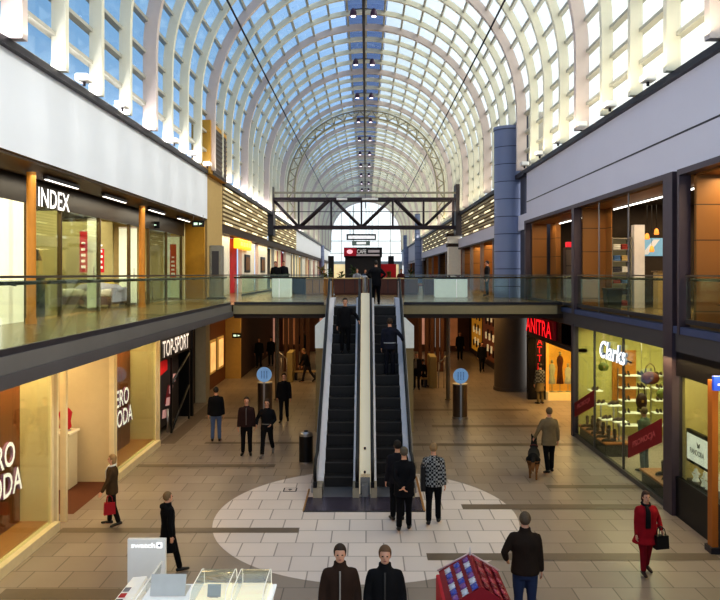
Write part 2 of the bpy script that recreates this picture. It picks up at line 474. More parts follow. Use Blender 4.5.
    # ---- hair
    if hairstyle != 'bald':
        hm = MB()
        def cut(v):
            if v.y > .028 and v.z < .058: v = Vector((v.x * .92, .028 + (v.y - .028) * .15, v.z))
            return v
        hm.ell((0, -.018, .022), (.087, .102, .104), 18, 14, 0, cut)
        if hairstyle == 'long':
            hm.limb([(0, -.07, 0), (0, -.085, -.09), (0, -.075, -.19)], [(.075, .05), (.082, .048), (.06, .035)], 12)
        if hairstyle == 'bob':
            hm.limb([(0, -.05, .0), (0, -.05, -.07), (0, -.045, -.11)], [(.085, .065), (.09, .062), (.07, .05)], 12)
        if hairstyle == 'cap':
            hm.limb([(0, .06, .05), (0, .15, .04)], [(.06, .012), (.055, .008)], 10)
        hm.xf(S4 @ Hm); hm.build('cap' if hairstyle == 'cap' else 'hair', M('hair_%d_%d_%d' % hair, hair, rough=.7, noise=.3, scale=40, bump=.3), root)
    root['hand_right'] = 0; del root['hand_right']
    return root, {sd: S4 @ (AR[sd][2] + (AR[sd][2] - AR[sd][1]).normalized() * .1) for sd in (-1, 1)}

def handbag(hand, w, h, d, color, label, rotz=0.0, drop=0.16, name='handbag', cat='bag'):
    x, y, z = hand
    root = thing(name, label, cat, (x, y, z - drop - h), rotz)
    W = ROOTM[root.name_full]
    m = M('bag_%d_%d_%d' % color, color, rough=.45, noise=.12)
    q = MB(); q.prism([(-w / 2, 0), (w / 2, 0), (w / 2 * .9, h), (-w / 2 * .9, h)], 'y', -d / 2, d / 2); q.xf(W); q.build('bag_body', m, root)
    for sy in (-1, 1):
        q = MB(); pts = [(-w * .28, sy * d * .4, h - .02), (-w * .2, sy * d * .25, h + drop * .7), (0, sy * .008, h + drop), (w * .2, sy * d * .25, h + drop * .7), (w * .28, sy * d * .4, h - .02)]
        q.tube(pts, .008, 6); q.xf(W); q.build('strap', m, root)
    return root

BLK = (24, 23, 27); DRK = (38, 34, 36)
# people on the lower floor, far to near
person(259, 44.5, 0, 1.75, 180, 'person in black coat under the gallery nearest the left wall opening, hands down', BLK, (30, 30, 36), hair=(36, 28, 24))
person(271, 45.5, 0, 1.72, 170, 'person in black jacket right of another dark figure under the gallery, above round blue sign', (28, 26, 30), (34, 34, 40), hair=(30, 26, 24))
person(303, 50, 0, 1.78, 180, 'distant person in dark coat standing behind the bench left of the escalator', (34, 30, 30), (26, 26, 30))
person(460, 48.5, 0, 1.8, 180, 'distant person in long black coat under gallery, right of thin column', BLK, (24, 24, 28), hem=.62, flare=.03)
person(482, 42.6, 0, 1.68, 178, 'dark-haired person in black walking by the lit windows beyond the blue column', BLK, (26, 26, 30), stride=.25, hairstyle='long')
person(540, 32.2, 0, 1.7, 20, 'person in black top with white pattern and khaki skirt by the red shop sign', BLK, (120, 104, 74), jmat=checkmat('white_patterned_cloth', (20, 20, 24), (104, 104, 106), 13), hairstyle='short', skirt=True, jname='top', hem=.9)
person(284, 28.2, 0, 1.8, 182, 'person in black jacket and trousers walking between blue sign post and waste bin', BLK, (28, 27, 31), stride=.22, hair=(56, 42, 30))
person(216, 25.0, 0, 1.76, 8, 'person seen from behind in black jacket and faded blue jeans, left of a walking pair', BLK, (88, 104, 138), hair=(40, 32, 26), shoes=(40, 32, 30), feet_apart=2.2)
person(246.5, 23.1, 0, 1.74, 184, 'person in dark maroon-brown coat with pale badge, left of the walking pair', (54, 34, 32), (26, 24, 26), hem=.86, stripe=(120, 110, 104), hair=(60, 44, 30), feet_apart=2)
person(267, 23.0, 0, 1.73, 176, 'person in short black jacket mid-stride, right of the walking pair', BLK, (28, 26, 28), stride=.33, hair=(70, 54, 38), shoes=(120, 112, 108), arms={1: ('to', (.3, .12, 1.0)), -1: ('to', (-.16, .18, 1.02))}, belt=(110, 104, 98))
ro, hands_dog = person(549, 21.0, 0, 1.78, 8, 'person seen from behind in grey-tan coat and black trousers, holding a dog leash', (122, 106, 82), (22, 21, 24), hair=(104, 84, 60), hem=.74, flare=.03, stride=.12, girth=1.08, arms={-1: ('to', (-.36, .14, .92)), 1: ('hang', -.1)})
person(637, 21.2, 0, 1.76, 40, 'person in grey top and blue-grey jeans standing inside the shoe shop window', (96, 110, 92), (92, 112, 130), hair=(120, 100, 70), X=7.75)
# the two escalator riders and the one stepping off the top
def esc_z(Y): return (Y - 19.6) * 0.6855
person(345, 23.98, 3.0, 1.72, 180, 'person in black riding the left escalator with one hand on the rail', BLK, (24, 23, 26), X=-.66, arms={-1: ('to', (-.44, .16, 1.04), (-.6, -1, -.4)), 1: ('hang', .05)}, hair=(44, 34, 28))
person(391, 23.1, 2.38, 1.76, 0, 'person in navy jacket with pale hem line riding the right escalator', (34, 36, 50), (30, 30, 38), X=.72, belt=(170, 170, 176), arms={1: ('to', (.40, .2, 1.08), (.6, -1, -.4)), -1: ('hang', .0)}, hair=(60, 46, 36))
person(376, 27.0, UP + .012, 1.55, 0, 'person in black coat standing at the top of the right escalator', BLK, (26, 25, 28), hem=.72, arms={-1: ('to', (-.22, .18, 1.05), (-1, -.4, 0)), 1: ('to', (.22, .18, 1.05), (1, -.4, 0))}, hair=(40, 32, 28), feet_apart=1.6, girth=1.1)
# seated under the gallery
person(307.5, 38.8, 0, 1.74, 120, 'person in black jacket leaning forward by the bench left of the escalator', BLK, (60, 56, 60), stride=.3, lean=.32, arms={1: ('to', (.2, .4, .95)), -1: ('to', (-.16, .42, .9))}, hair=(150, 120, 84), head_down=.2)
person(416.5, 36.2, 0, 1.74, 175, 'grey-haired person in black coat with pale scarf standing by the bench right of the escalator', BLK, (34, 32, 36), hair=(130, 124, 116), scarf=(150, 140, 130), girth=1.15, hem=.66)
person(422, 37.4, 0, 1.7, 200, 'person in black sitting at the right-hand end of the bench right of the escalator', (30, 28, 32), (28, 27, 32), sit=.45, lean=.35, arms={1: ('to', (.16, .4, 1.0), (1, -.2, 0)), -1: ('to', (-.12, .4, 1.0), (-1, -.2, 0))}, hair=(44, 34, 28), head_down=.5)
# near the white circle
person(404, 16.3, 0, 1.76, -4, 'person seen from behind in long black coat, hands clasped behind the back', BLK, (22, 21, 24), hem=.72, girth=1.12, stride=.1, arms={1: ('to', (.03, -.2, .98), (1, -.5, 0)), -1: ('to', (-.04, -.19, .96), (-1, -.5, 0))}, hair=(96, 84, 70), flare=.02)
person(397, 17.0, 0, 1.76, 10, 'dark-haired person mostly hidden in front of the one with hands clasped behind', (36, 34, 40), (26, 26, 30), hair=(40, 32, 26), X=.70)
ro, hands_ck = person(433.5, 16.7, 0, 1.76, -6, 'person seen from behind in black and white checked shirt, shoulder bag at left', (40, 40, 44), (22, 22, 25), jmat=checkmat('checked_cloth', (150, 148, 146), (22, 22, 26), 21), hem=.82, stride=.16, girth=1.06, hair=(150, 120, 84), jname='shirt')
ro, hands_red = person(646, 13.93, 0, 1.49, 186, 'person in long red coat, red trousers and black scarf carrying a black handbag', (150, 22, 34), (128, 24, 36), hem=.66, flare=.05, girth=1.32, stride=.14, scarf=(18, 16, 20), hair=(70, 44, 34), hairstyle='bob', shoes=(40, 20, 22), jname='coat', arms={1: ('hang', .05), -1: ('to', (-.3, .1, .95), (-.6, -1, 0))})
ro, hands_br = person(112, 16.6, 0, 1.53, 100, 'person in brown jacket with white scarf carrying a small red bag on the left', (74, 56, 36), (30, 26, 24), hem=.78, stride=.12, scarf=(215, 212, 205), hair=(150, 120, 80), hairstyle='bob', jname='jacket', arms={1: ('hang', .1), -1: ('to', (-.28, .2, .9))})
person(168, 13.98, 0, 1.5, -50, 'person all in black with a raised hood collar walking past the white sign board', (16, 15, 18), (20, 19, 22), hem=.5, flare=.04, stride=.3, hood=True, hair=(120, 96, 66), jname='coat')
person(340, 10.35, 0, 1.78, 182, 'person in dark brown leather jacket facing forward, left of the front pair', (58, 40, 30), (40, 38, 44), stripe=(150, 140, 130), hair=(60, 44, 32), collar=True, stride=.1, girth=1.0, arms={1: ('to', (.255, .08, .88), (.35, -1, 0)), -1: ('to', (-.255, .08, .88), (-.35, -1, 0))})
person(385, 10.3, 0, 1.78, 178, 'person in black coat facing forward, right of the front pair', (26, 24, 25), (34, 34, 40), stripe=(64, 58, 54), hair=(110, 80, 56), collar=True, stride=.1, girth=1.0, arms={1: ('to', (.255, .08, .88), (.35, -1, 0)), -1: ('to', (-.255, .08, .88), (-.35, -1, 0))})
person(525, 11.75, 0, 1.8, -8, 'person seen from behind in dark brown jacket and blue jeans near the red stall', (48, 36, 28), (50, 60, 86), hem=.84, hair=(96, 78, 60), arms={-1: ('to', (-.27, .16, .98), (-.6, -1, 0)), 1: ('hang', .08)}, collar=True, girth=1.1)
# upper level
person(275.5, 38.6, UP, 1.72, 180, 'person in black standing behind the white planter, left one of two', BLK, (30, 28, 32), hair=(60, 44, 30), hairstyle='long')
person(283.5, 39.2, UP, 1.76, 200, 'person in black standing behind the white planter, right one of two', (30, 30, 36), (30, 28, 32), hair=(36, 30, 26))
person(487, 38.0, UP, 1.74, 90, 'person in dark clothes on the upper level just left of the blue column', (40, 36, 36), (34, 32, 34), hair=(50, 38, 30))

for px_, Y, fc, c, lab in ((357, 45.5, 180, (150, 150, 156), 'person in pale grey top sitting at a cafe table left of the escalator head'), (366, 50.5, 200, (60, 70, 90), 'person in slate blue top sitting at a cafe table behind the escalator head'), (401, 48.4, 170, (90, 40, 36), 'person in maroon top sitting at a cafe table right of the escalator head'), (324, 49.8, 185, (40, 40, 44), 'person in charcoal top sitting at a cafe table far left')):
    person(px_, Y, UP, 1.78, fc, lab, c, (40, 40, 48), sit=.47, arms={1: ('to', (.16, .36, 1.02), (1, -.2, 0)), -1: ('to', (-.12, .36, 1.02), (-1, -.2, 0))}, hair=(60, 46, 34))
# bags, leash
handbag(Vector((XW(661, 13.8), 13.8, .92)), .26, .24, .12, (20, 18, 22), 'black handbag hanging at the side of the red coat', 0.2)
handbag(Vector((XW(109.5, 16.45), 16.45, .72)), .24, .26, .1, (160, 22, 36), 'small red shopping bag held by the person in brown', 0.5)
handbag(Vector((XW(423, 16.75), 16.75, 1.36)), .1, .52, .26, (28, 24, 24), 'black shoulder bag hanging beside the checked shirt', 0.0, drop=.1)

def dog(px, Y, face):
    root = thing('dog', 'black and tan shepherd dog with upright ears walking beside the person in tan coat', 'dog', (XW(px, Y), Y, 0), math.radians(face))
    W = ROOTM[root.name_full]
    b = MB()
    b.tube([(0, -.42, .56), (0, -.38, .58), (0, -.2, .57), (0, .05, .54), (0, .25, .53), (0, .37, .58), (0, .42, .6)], [.06, (.14, .14), (.145, .15), (.155, .18), (.165, .2), (.14, .18), .07], 14, up=(1, 0, 0))
    b.limb([(0, .33, .62), (0, .44, .76), (0, .5, .86)], [.11, .09, .08], 12)
    b.ell((0, .54, .9), (.085, .105, .085), 12, 8)
    b.limb([(0, .58, .885), (0, .7, .85), (0, .745, .842)], [(.055, .05), (.038, .036), (.028, .028)], 10)
    for sd in (-1, 1):
        b.tube([(.05 * sd, .5, .95), (.062 * sd, .49, 1.02), (.06 * sd, .5, 1.085)], [(.035, .02), (.026, .014), (.005, .005)], 8)
        st = .07 * sd
        b.limb([(.09 * sd, .28, .5), (.085 * sd, .26 + st, .36), (.08 * sd, .3 + st, .2), (.08 * sd, .28 + st, .05)], [.07, .045, .03, .028], 9)
        b.limb([(.08 * sd, .27 + st, .03), (.08 * sd, .34 + st, .025)], [.034, .028], 8)
        b.limb([(.09 * sd, -.3, .52), (.1 * sd, -.2 - st, .37), (.09 * sd, -.36 - st, .24), (.085 * sd, -.34 - st, .06)], [.11, .065, .033, .028], 9)
        b.limb([(.085 * sd, -.35 - st, .03), (.085 * sd, -.27 - st, .025)], [.034, .028], 8)
    b.tube([(0, -.4, .6), (0, -.5, .5), (0, -.53, .36), (0, -.5, .24)], [.05, .055, .05, .02], 9)
    b.xf(W); o = b.build('body', [M('dog_black', (28, 24, 22), rough=.9, noise=.3, scale=30, bump=.4), M('dog_tan', (126, 86, 50), rough=.9, noise=.3, scale=30, bump=.4)], root)
    REMESH.append((o, .014, 2))
    def paint(ob):
        for p in ob.data.polygons:
            c = p.center
            if c.z < .42 - .06 * (abs(c.x) < .05) or (c.y > .62 and c.z < .86) or (c.y < -.36 and c.z < .5): p.material_index = 1
        e = MB()
        for sd in (-1, 1): e.ell((.045 * sd, .625, .915), (.012, .012, .012), 8, 6, 0)
        e.ell((0, .772, .85), (.016, .014, .013), 8, 6, 0); e.xf(W); append_to(ob, e)
    EXTRA[o.name_full] = paint
    c = MB(); c.tube([Vector((0, .40, .72)) + Vector((.1 * math.cos(2 * PI * i / 14), .07 * math.sin(2 * PI * i / 14), -.06 * math.sin(2 * PI * i / 14))) for i in range(15)], .016, 6, caps=False)
    c.xf(W); c.build('collar', M('dog_collar', (90, 20, 20), rough=.5), root)
    return W @ Vector((0, .34, .8))
nk = dog(533.5, 20.7, -14)
hl = hands_dog[-1]
q = MB(); mid = nk.lerp(hl, .5) - Vector((0, 0, .06)); q.tube([nk, mid, hl], .009, 6)
tag(q.build('leash', M('leash', (40, 30, 26), rough=.7)), 'thin dark dog leash running from hand to shepherd dog', 'leash')
# ------------------------------------------------------------------ setting
LX = -7.1; RX = 7.1; FL = -6.7      # fascia planes, lower left shop line
white_l = M('fascia_white', (236, 238, 246), rough=.6, noise=.03, scale=.6)
white_r_shaded = M('fascia_white_shaded', (222, 218, 230), rough=.6, noise=.03, scale=.6)  # right fascia's white with its mauve shade put into the colour
darkst = M('dark_steel', (58, 54, 60), rough=.45, metal=.3)
slabm = M('slab_band', (82, 78, 80), rough=.5, noise=.06)
slabm2 = M('slab_band_light', (104, 100, 98), rough=.5, noise=.06)
tanm = M('slab_tan', (156, 142, 108), rough=.5, noise=.08)
brown = M('soffit_brown', (96, 70, 44), rough=.5)
dkbrown = M('dark_brown', (58, 38, 24), rough=.5)
wood = brickmat('wood_orange_panels', (150, 102, 50), (140, 93, 43), (66, 42, 20), 60.0, .78, .012, plane='xz', rough=.45, noise=.15)
woody = brickmat('wood_orange_panels_side', (150, 102, 50), (140, 93, 43), (66, 42, 20), 60.0, .78, .012, plane='yz', rough=.45, noise=.15)
plank = brickmat('wood_planks_brown', (140, 78, 38), (112, 58, 28), (60, 30, 14), .16, 9, .006, plane='yz', rough=.5, noise=.25)
beige = M('wall_beige', (206, 188, 150), rough=.7, noise=.05)
cream = M('wall_cream', (232, 218, 186), rough=.7, noise=.04)
black = M('black_panel', (18, 17, 20), rough=.35)
frame_m = M('frame_greybrown', (74, 66, 66), rough=.45, metal=.2)
creamfr = M('window_frame_cream', (226, 208, 168), rough=.45)
floorup = brickmat('upper_floor_tiles', (146, 120, 76), (136, 110, 68), (104, 84, 54), .9, .6, .008, rough=.22, noise=.15)
pane = glass('shop_glass', (232, 238, 228), refl=.04, edge=.3)
paneg = glass('rail_glass', (241, 246, 238), refl=.04, edge=.24, haze=.015, hazecol=(200, 222, 180))
frost = glass('frosted_door', (214, 226, 206), refl=.04, edge=.25, haze=.62, hazecol=(228, 234, 212))
steel = M('brushed_steel', (176, 172, 172), rough=.3, metal=.9, noise=.05)
lightw = M('light_strip_white', (255, 244, 232), emit=3)
lighty = M('light_strip_warm', (255, 214, 140), emit=5)
litwarm = M('lit_panel_warm', (255, 206, 130), emit=1.2)

# lower floor: tiles, pale oval and dark inlaid strips in one object
tile = brickmat('floor_tile_tan', (156, 142, 130), (142, 128, 116), (106, 95, 86), .72, .74, .012, rough=.33, noise=.12)
tilew = brickmat('floor_tile_pale', (226, 214, 208), (214, 202, 197), (160, 148, 142), .72, .74, .014, rough=.4, noise=.05)
strip = M('floor_strip', (112, 98, 84), rough=.4)
mat_ent = M('floor_matting', (100, 56, 30), rough=.8)
b = MB()
b.add([(-14, 1, 0), (14, 1, 0), (14, 60, 0), (-14, 60, 0)], [(0, 1, 2, 3)], 0)
cx, cy, ra, rb = 0.0, 17.35, 3.42, 3.9
b.add([(cx + ra * math.cos(2 * PI * k / 96), cy + rb * math.sin(2 * PI * k / 96), .003) for k in range(96)], [list(range(96))], 1)
for x0, x1, y0, y1 in ((60, 299, 528, 533), (128, 275, 464.5, 467.5), (462, 660, 504.5, 509.5), (547, 645, 485, 488.5), (427, 718, 553.5, 560.5),
                       (0, 132, 589, 600), (412, 528, 409, 411), (432, 560, 425, 427.5), (412, 578, 443.5, 446), (190, 262, 417, 419), (205, 300, 442, 444)):
    Ya, Yb = YF(y1), YF(y0); Ym = (Ya + Yb) / 2
    xa, xb = XW(x0, Ym), XW(x1, Ym)
    b.add([(xa, Ya, .006), (xb, Ya, .006), (xb, Yb, .006), (xa, Yb, .006)], [(0, 1, 2, 3)], 2)
b.add([(-9.4, 17.4, .005), (FL, 17.4, .005), (FL, 20.5, .005), (-9.4, 20.5, .005)], [(0, 1, 2, 3)], 3)
b.add([(FL - .02, 24.6, .005), (FL + .5, 24.6, .005), (FL + .5, 33, .005), (FL - .02, 33, .005)], [(0, 1, 2, 3)], 2)
struct('floor', b, [tile, tilew, strip, mat_ent])

# upper floors, slab edges
b = MB()
b.box(-14, -4.8, 4, 27, UP - .02, UP, 0)
b.box(RX, 14, 4, 27, UP - .02, UP, 0)
b.box(-14, -4.8, 27, 152, UP - .02, UP, 0); b.box(-4.8, 14, 27, 152, UP - .02, UP, 0)
struct('floor_upper', b, [floorup])
b = MB()
b.box(-4.86, -4.76, 4, 27.0, 4.17, UP + .01, 1); b.box(-4.9, -4.72, 4, 27.02, 3.98, 4.17, 0)
struct('trim_1', b, [slabm, slabm2])
b = MB(); b.box(-4.72, RX - .3, 27.0, 27.25, 4.08, UP + .005, 0); b.box(-4.72, RX, 27.2, 27.6, 3.92, 4.08, 1)
struct('trim_2', b, [tanm, dkbrown])
b = MB()
b.box(-14, -4.8, 4, 27, 3.98, 4.37, 0); b.box(-14, -4.8, 27, 60, 3.98, 4.37, 0); b.box(-4.8, 14, 27.25, 60, 3.98, 4.37, 0)
b.box(RX + .1, 14, 4, 27.25, 3.75, 4.37, 0)
struct('ceiling_lower', b, [M('soffit_lower', (120, 100, 74), rough=.7)])

# right slab band and upper sill
b = MB(); b.box(RX - .06, RX + .1, 4, 33.4, 3.74, 4.16, 0); b.box(RX - .12, RX + .1, 4, 33.4, 4.16, 4.32, 1)
struct('trim_3', b, [slabm, M('sill_blue', (74, 84, 118), rough=.4)])

# fascias
b = MB(); b.box(LX - .3, LX, 4, 34, 7.96, 9.95, 0); struct('wall_left_fascia', b, [white_l])
b = MB(); b.box(LX - .5, LX + .14, 4, 34, 9.95, 10.1, 0); struct('trim_4', b, [darkst])
b = MB(); b.box(RX, RX + .3, 4, 33.6, 7.83, 9.95, 0); b.box(RX - .012, RX + .01, 4, 33.6, 8.66, 8.70, 1); struct('wall_right_fascia', b, [white_r_shaded, darkst])
b = MB(); b.box(RX - .14, RX + .5, 4, 33.6, 9.95, 10.1, 0); struct('trim_5', b, [darkst])

# upper left soffit, shop front glazing
b = MB(); b.box(-14, LX - .05, 4, 34, 7.9, 8.0, 0); b.prism([(LX, 7.96), (LX - .5, 7.72), (LX - .62, 7.72), (LX - .62, 7.95), (LX - .3, 7.99)], 'y', 4, 34, 0)
struct('ceiling_upper_left', b, [M('soffit_dark_wood', (70, 50, 34), rough=.4)])
SX = -7.9
b = MB()
b.box(SX - .12, SX, 4, 33, 7.15, 7.9, 1)
b.box(-14, -13.8, 4, 33, UP, 7.9, 0)
b.box(-14, SX, 33, 33.2, UP, 7.9, 0)
b.box(-14, SX, 3.9, 4, UP, 7.9, 0)
for Yp in (22.8, 27.6): b.box(-13.8, -9.2, Yp, Yp + .1, UP, 7.4, 2)
struct('wall_left_upper', b, [M('shop_wall_beige', (206, 190, 140), rough=.8, noise=.12), M('lintel_dark', (46, 37, 28), rough=.35), M('shop_wall_olive', (176, 170, 124), rough=.8, noise=.15)])
b = MB()
for k, (y0, y1) in enumerate(((4, 10), (10.02, 17.55))): b.box(SX - .02, SX, y0, y1, UP, 7.15, 0)
struct('window_1', b, [M('backlit_cream', (240, 236, 206), emit=.55, rough=.4, noise=.05)])
b = MB()
for y0, y1 in ((17.7, 22.4), (27.6, 32.4)): b.box(SX - .01, SX + .01, y0, y1, UP + .05, 7.15, 0)
struct('window_2', b, [pane])
b = MB()
for Yp in (17.6, 19.6, 22.45, 25.3, 27.55, 30, 32.45): b.box(SX - .05, SX + .05, Yp - .04, Yp + .04, UP, 7.15, 0)
struct('trim_6', b, [M('frame_bronze', (96, 78, 46), rough=.4, metal=.4)])
# folded glass door leaves of the upper shop
for i, (Yd, xa) in enumerate(((22.5, -8.25), (26.4, -8.58), (32.4, -8.62))):
    t = thing('glass_door_leaf', '%s frosted glass door leaf of the upper left shop, counted from the camera' % ORD[i], 'door', ((xa + SX) / 2, Yd, UP + .01), 0)
    q = MB(); q.box(xa, SX - .06, Yd - .015, Yd + .015, UP + .05, 7.1); q.build('glass_leaf', M('door_leaf_white', (224, 230, 206), rough=.3, emit=.38, noise=.06), t)  # leaf emission paints in the brightness of light on the glass
    q = MB(); q.box(xa, SX - .06, Yd - .02, Yd + .02, UP + .01, UP + .1); q.box(xa, SX - .06, Yd - .02, Yd + .02, 7.08, 7.14); q.build('rail_fitting', steel, t)
    q = MB(); q.tube([(SX - .14, Yd - .06, 5.3), (SX - .14, Yd - .06, 5.7)], .015, 8); q.build('handle', steel, t)
# orange wood posts on the gallery
for i, Yp in enumerate((16.8, 25.1)):
    b = MB(); b.cyl((-7.4, Yp), .10, UP, 7.75, 20); b.cyl((-7.4, Yp), .12, UP, UP + .12, 20)
    tag(b.build('timber_post', M('post_orange', (196, 132, 52), rough=.45, noise=.1)), 'round orange timber post on the left gallery, %s' % ('by the white raised lettering' if i == 0 else 'far one past the bed display'), 'post')
# linear lights in the soffit
for i, (Ya, Yb) in enumerate(((12.5, 14.5), (17.6, 19.6), (21.5, 23.5), (26, 28), (30, 32))):
    b = MB(); b.box(LX - .38, LX - .28, Ya, Yb, 7.70, 7.78, 0); b.box(LX - .36, LX - .30, Ya + .02, Yb - .02, 7.685, 7.70, 1)
    tag(b.build('linear_ceiling_light', [darkst, lightw]), '%s thin linear light under the left fascia, counted from the camera' % ORD[i], 'light')
# INDEX sign
letside = M('letters_side', (120, 116, 116), emit=.1)
t = thing('shop_sign', 'white raised capital letters of a shop sign over the upper left shop', 'sign', (SX + .1, 19.0, 7.12))
q = MB(); letters(q, 'INDEX', (SX + .06, 18.05, 7.12), (0, 1, 0), (0, 0, 1), (1, 0, 0), 1.9, .46, .06); q.build('lettering', [M('letters_white', (255, 252, 250), emit=.9), letside], t)
q = MB(); q.box(SX + .01, SX + .05, 18.0, 20.0, 7.22, 7.27); q.build('mounting_rail', darkst, t)
# red hanging banners
redb = M('banner_red', (176, 22, 40), rough=.7, noise=.08, emit=.12)
whit = M('print_white', (240, 236, 232), rough=.6, emit=.2)
for i, (x, Yb, w, z0, z1, lab) in enumerate(((-8.25, 22.2, .22, 5.55, 6.75, 'red hanging banner with white print inside the upper left shop, nearest the raised lettering'),
                                      (-8.37, 24.0, .2, 5.55, 6.3, 'short red banner with white print above the bed display'),
                                      (-8.12, 32.0, .26, 5.35, 6.75, 'tall red banner with white print in the far window of the upper left shop'))):
    t = thing('hanging_banner', lab, 'banner', (x, Yb, z0))
    q = MB(); q.box(x - w / 2, x + w / 2, Yb - .01, Yb + .01, z0, z1); q.build('fabric', redb, t)
    q = MB()
    for k in range(4): q.box(x - w * .3, x + w * (.3 - .08 * (k % 2)), Yb - .016, Yb - .01, z0 + .12 + k * .17, z0 + .2 + k * .17)
    q.lathe((x, Yb - .014, z0 + .85), [(.05, -.03), (.06, 0), (.05, .03)], 12); q.build('print', whit, t)
    q = MB(); q.tube([(x - w / 2, Yb, z1), (x + w / 2, Yb, z1)], .015, 6); q.tube([(x, Yb, z1), (x, Yb, 7.9)], .005, 4); q.build('hanging_rod', steel, t)
# bed in the upper shop
t = thing('display_bed', 'bed with grey bedspread and yellow pillows displayed in the upper left shop', 'bed', (-8.9, 25.0, UP))
q = MB(); q.bbox(-9.9, -8.1, 24.2, 26.1, UP + .12, UP + .38, .03); q.build('bed_frame', M('bed_wood', (90, 60, 36)), t)
for lx in (-9.8, -8.2):
    for ly in (24.3, 26.0):
        q = MB(); q.tube([(lx, ly, UP), (lx, ly, UP + .14)], .04, 8); q.build('leg', M('bed_wood'), t)
q = MB(); q.bbox(-9.88, -8.12, 24.22, 26.08, UP + .38, UP + .62, .08); q.build('mattress', M('mattress_white', (225, 222, 214)), t)
q = MB()
def wob(v): return Vector((v.x, v.y, v.z + .03 * math.sin(v.x * 9) * math.cos(v.y * 8)))
q.ell((-8.75, 24.9, UP + .6), (.78, .72, .2), 24, 12, 0, wob); q.prism([(24.18, UP + .2), (25.6, UP + .2), (25.6, UP + .66), (24.18, UP + .66)], 'x', -8.1, -8.06)
q.build('bedspread', M('bedspread_grey', (176, 174, 190), rough=.9, noise=.3, scale=14, bump=.5), t)
for px_ in (-9.4, -8.8):
    q = MB(); q.ell((px_, 25.75, UP + .74), (.3, .2, .13), 14, 8); q.build('pillow', M('pillow_yellow', (214, 190, 96), rough=.9), t)
# dark floor lamp / display column behind the INDEX glass
letside = M('letters_side')
t = thing('display_pedestal', 'black display pedestal with lamp standing behind the upper left shop glass', 'pedestal', (-8.6, 19.6, UP))
q = MB(); q.bbox(-8.85, -8.35, 19.4, 19.8, UP, UP + 1.0, .02); q.build('base', black, t)
q = MB(); q.tube([(-8.6, 19.6, UP + 1), (-8.6, 19.6, UP + 1.5)], .03, 8); q.build('stem', black, t)
q = MB(); q.lathe((-8.6, 19.6, UP + 1.45), [(.24, 0), (.22, .02), (.14, .28), (.13, .3)], 18); q.build('lamp_shade', M('shade_dark', (50, 44, 36)), t)
# chair
def chair(name, label, loc, rot, fabric, woodm, group=None):
    t = thing(name, label, 'chair', loc, rot, group); W = ROOTM[t.name_full]
    q = MB(); q.bbox(-.22, .22, -.22, .22, .43, .48, .015); q.xf(W); q.build('seat', fabric, t)
    q = MB(); q.bbox(-.21, .21, -.235, -.2, .58, .9, .015); q.xf(W); q.build('backrest', fabric, t)
    for sx in (-1, 1):
        q = MB(); q.tube([(.2 * sx, -.21, 0), (.2 * sx, -.2, .45), (.2 * sx, -.22, .88)], .018, 6); q.xf(W); q.build('leg', woodm, t)
        q = MB(); q.tube([(.2 * sx, .2, 0), (.2 * sx, .19, .45)], .018, 6); q.xf(W); q.build('leg', woodm, t)
    return t
chair('side_chair', 'pale wooden chair behind the far window of the upper left shop', (-8.5, 29.2, UP), 1.0, M('chair_pale', (206, 176, 116)), M('chair_legs', (120, 84, 48)))
# far end of the upper left shop: yellow panel, information totem
b = MB(); b.box(-8.0, LX - .05, 33.6, 33.75, UP, 7.7); struct('wall_left_end', b, [M('panel_ochre', (206, 150, 44), rough=.5, noise=.1)])
t = thing('information_totem', 'grey rounded information totem with dark screen on the left gallery', 'totem', (-6.55, 33.3, UP))
q = MB(); q.bbox(-6.85, -6.25, 33.15, 33.5, UP, UP + 2.35, .06); q.build('casing', M('totem_grey', (150, 146, 138), rough=.35, metal=.5), t)
q = MB(); q.box(-6.72, -6.42, 33.13, 33.15, UP + 1.0, UP + 2.1); q.build('screen', M('totem_screen', (60, 58, 62), rough=.2, emit=.2), t)
q = MB(); q.bbox(-6.95, -6.15, 33.1, 33.55, UP, UP + .08, .02); q.build('base_plate', darkst, t)
# hanging exit signs
def exit_sign(x, Y, z, label, w=.5):
    t = thing('hanging_exit_sign', label, 'sign', (x, Y, z))
    q = MB(); q.bbox(x - w / 2, x + w / 2, Y - .04, Y + .04, z, z + .26, .015); q.build('housing', black, t)
    q = MB(); q.box(x - w * .36, x - w * .05, Y - .046, Y - .04, z + .08, z + .18); q.prism([(x + w * .08, z + .08), (x + w * .36, z + .13), (x + w * .08, z + .18)], 'y', Y - .046, Y - .04); q.build('pictogram', M('exit_glow', (200, 230, 205), emit=1.0), t)
    q = MB()
    for sx in (-1, 1): q.tube([(x + sx * w * .4, Y, z + .25), (x + sx * w * .4, Y, z + .5)], .01, 6)
    q.build('hanger', steel, t)
exit_sign(-6.95, 31.5, 7.45, 'small black exit sign under the end of the left fascia')
exit_sign(-8.05, 28.4, 7.2, 'small black exit sign inside the far bay of the upper left shop', .7)
exit_sign(XW(237, 39.5), 39.5, ZW(338, 39.5), 'small black exit sign hanging by the beige wall on the lower floor')

# beige block at the end of the left fascia, louvre opening
b = MB(); b.box(-9, LX, 34, 37.5, UP + .0, 9.95, 0); b.box(-7.7, -6.86, 33.5, 37.4, 9.95, 12.3, 1)
b.box(-6.86, -6.84, 34.0, 37.2, 9.95, 12.1, 2)
for k in range(9): b.box(-6.84, -6.81, 34.0, 37.2, 10.05 + k * .23, 10.13 + k * .23, 3)
struct('wall_left_block', b, [M('block_tan', (190, 160, 106), rough=.7, noise=.08), M('block_ochre', (198, 150, 62), rough=.6, noise=.1), dkbrown, frame_m])

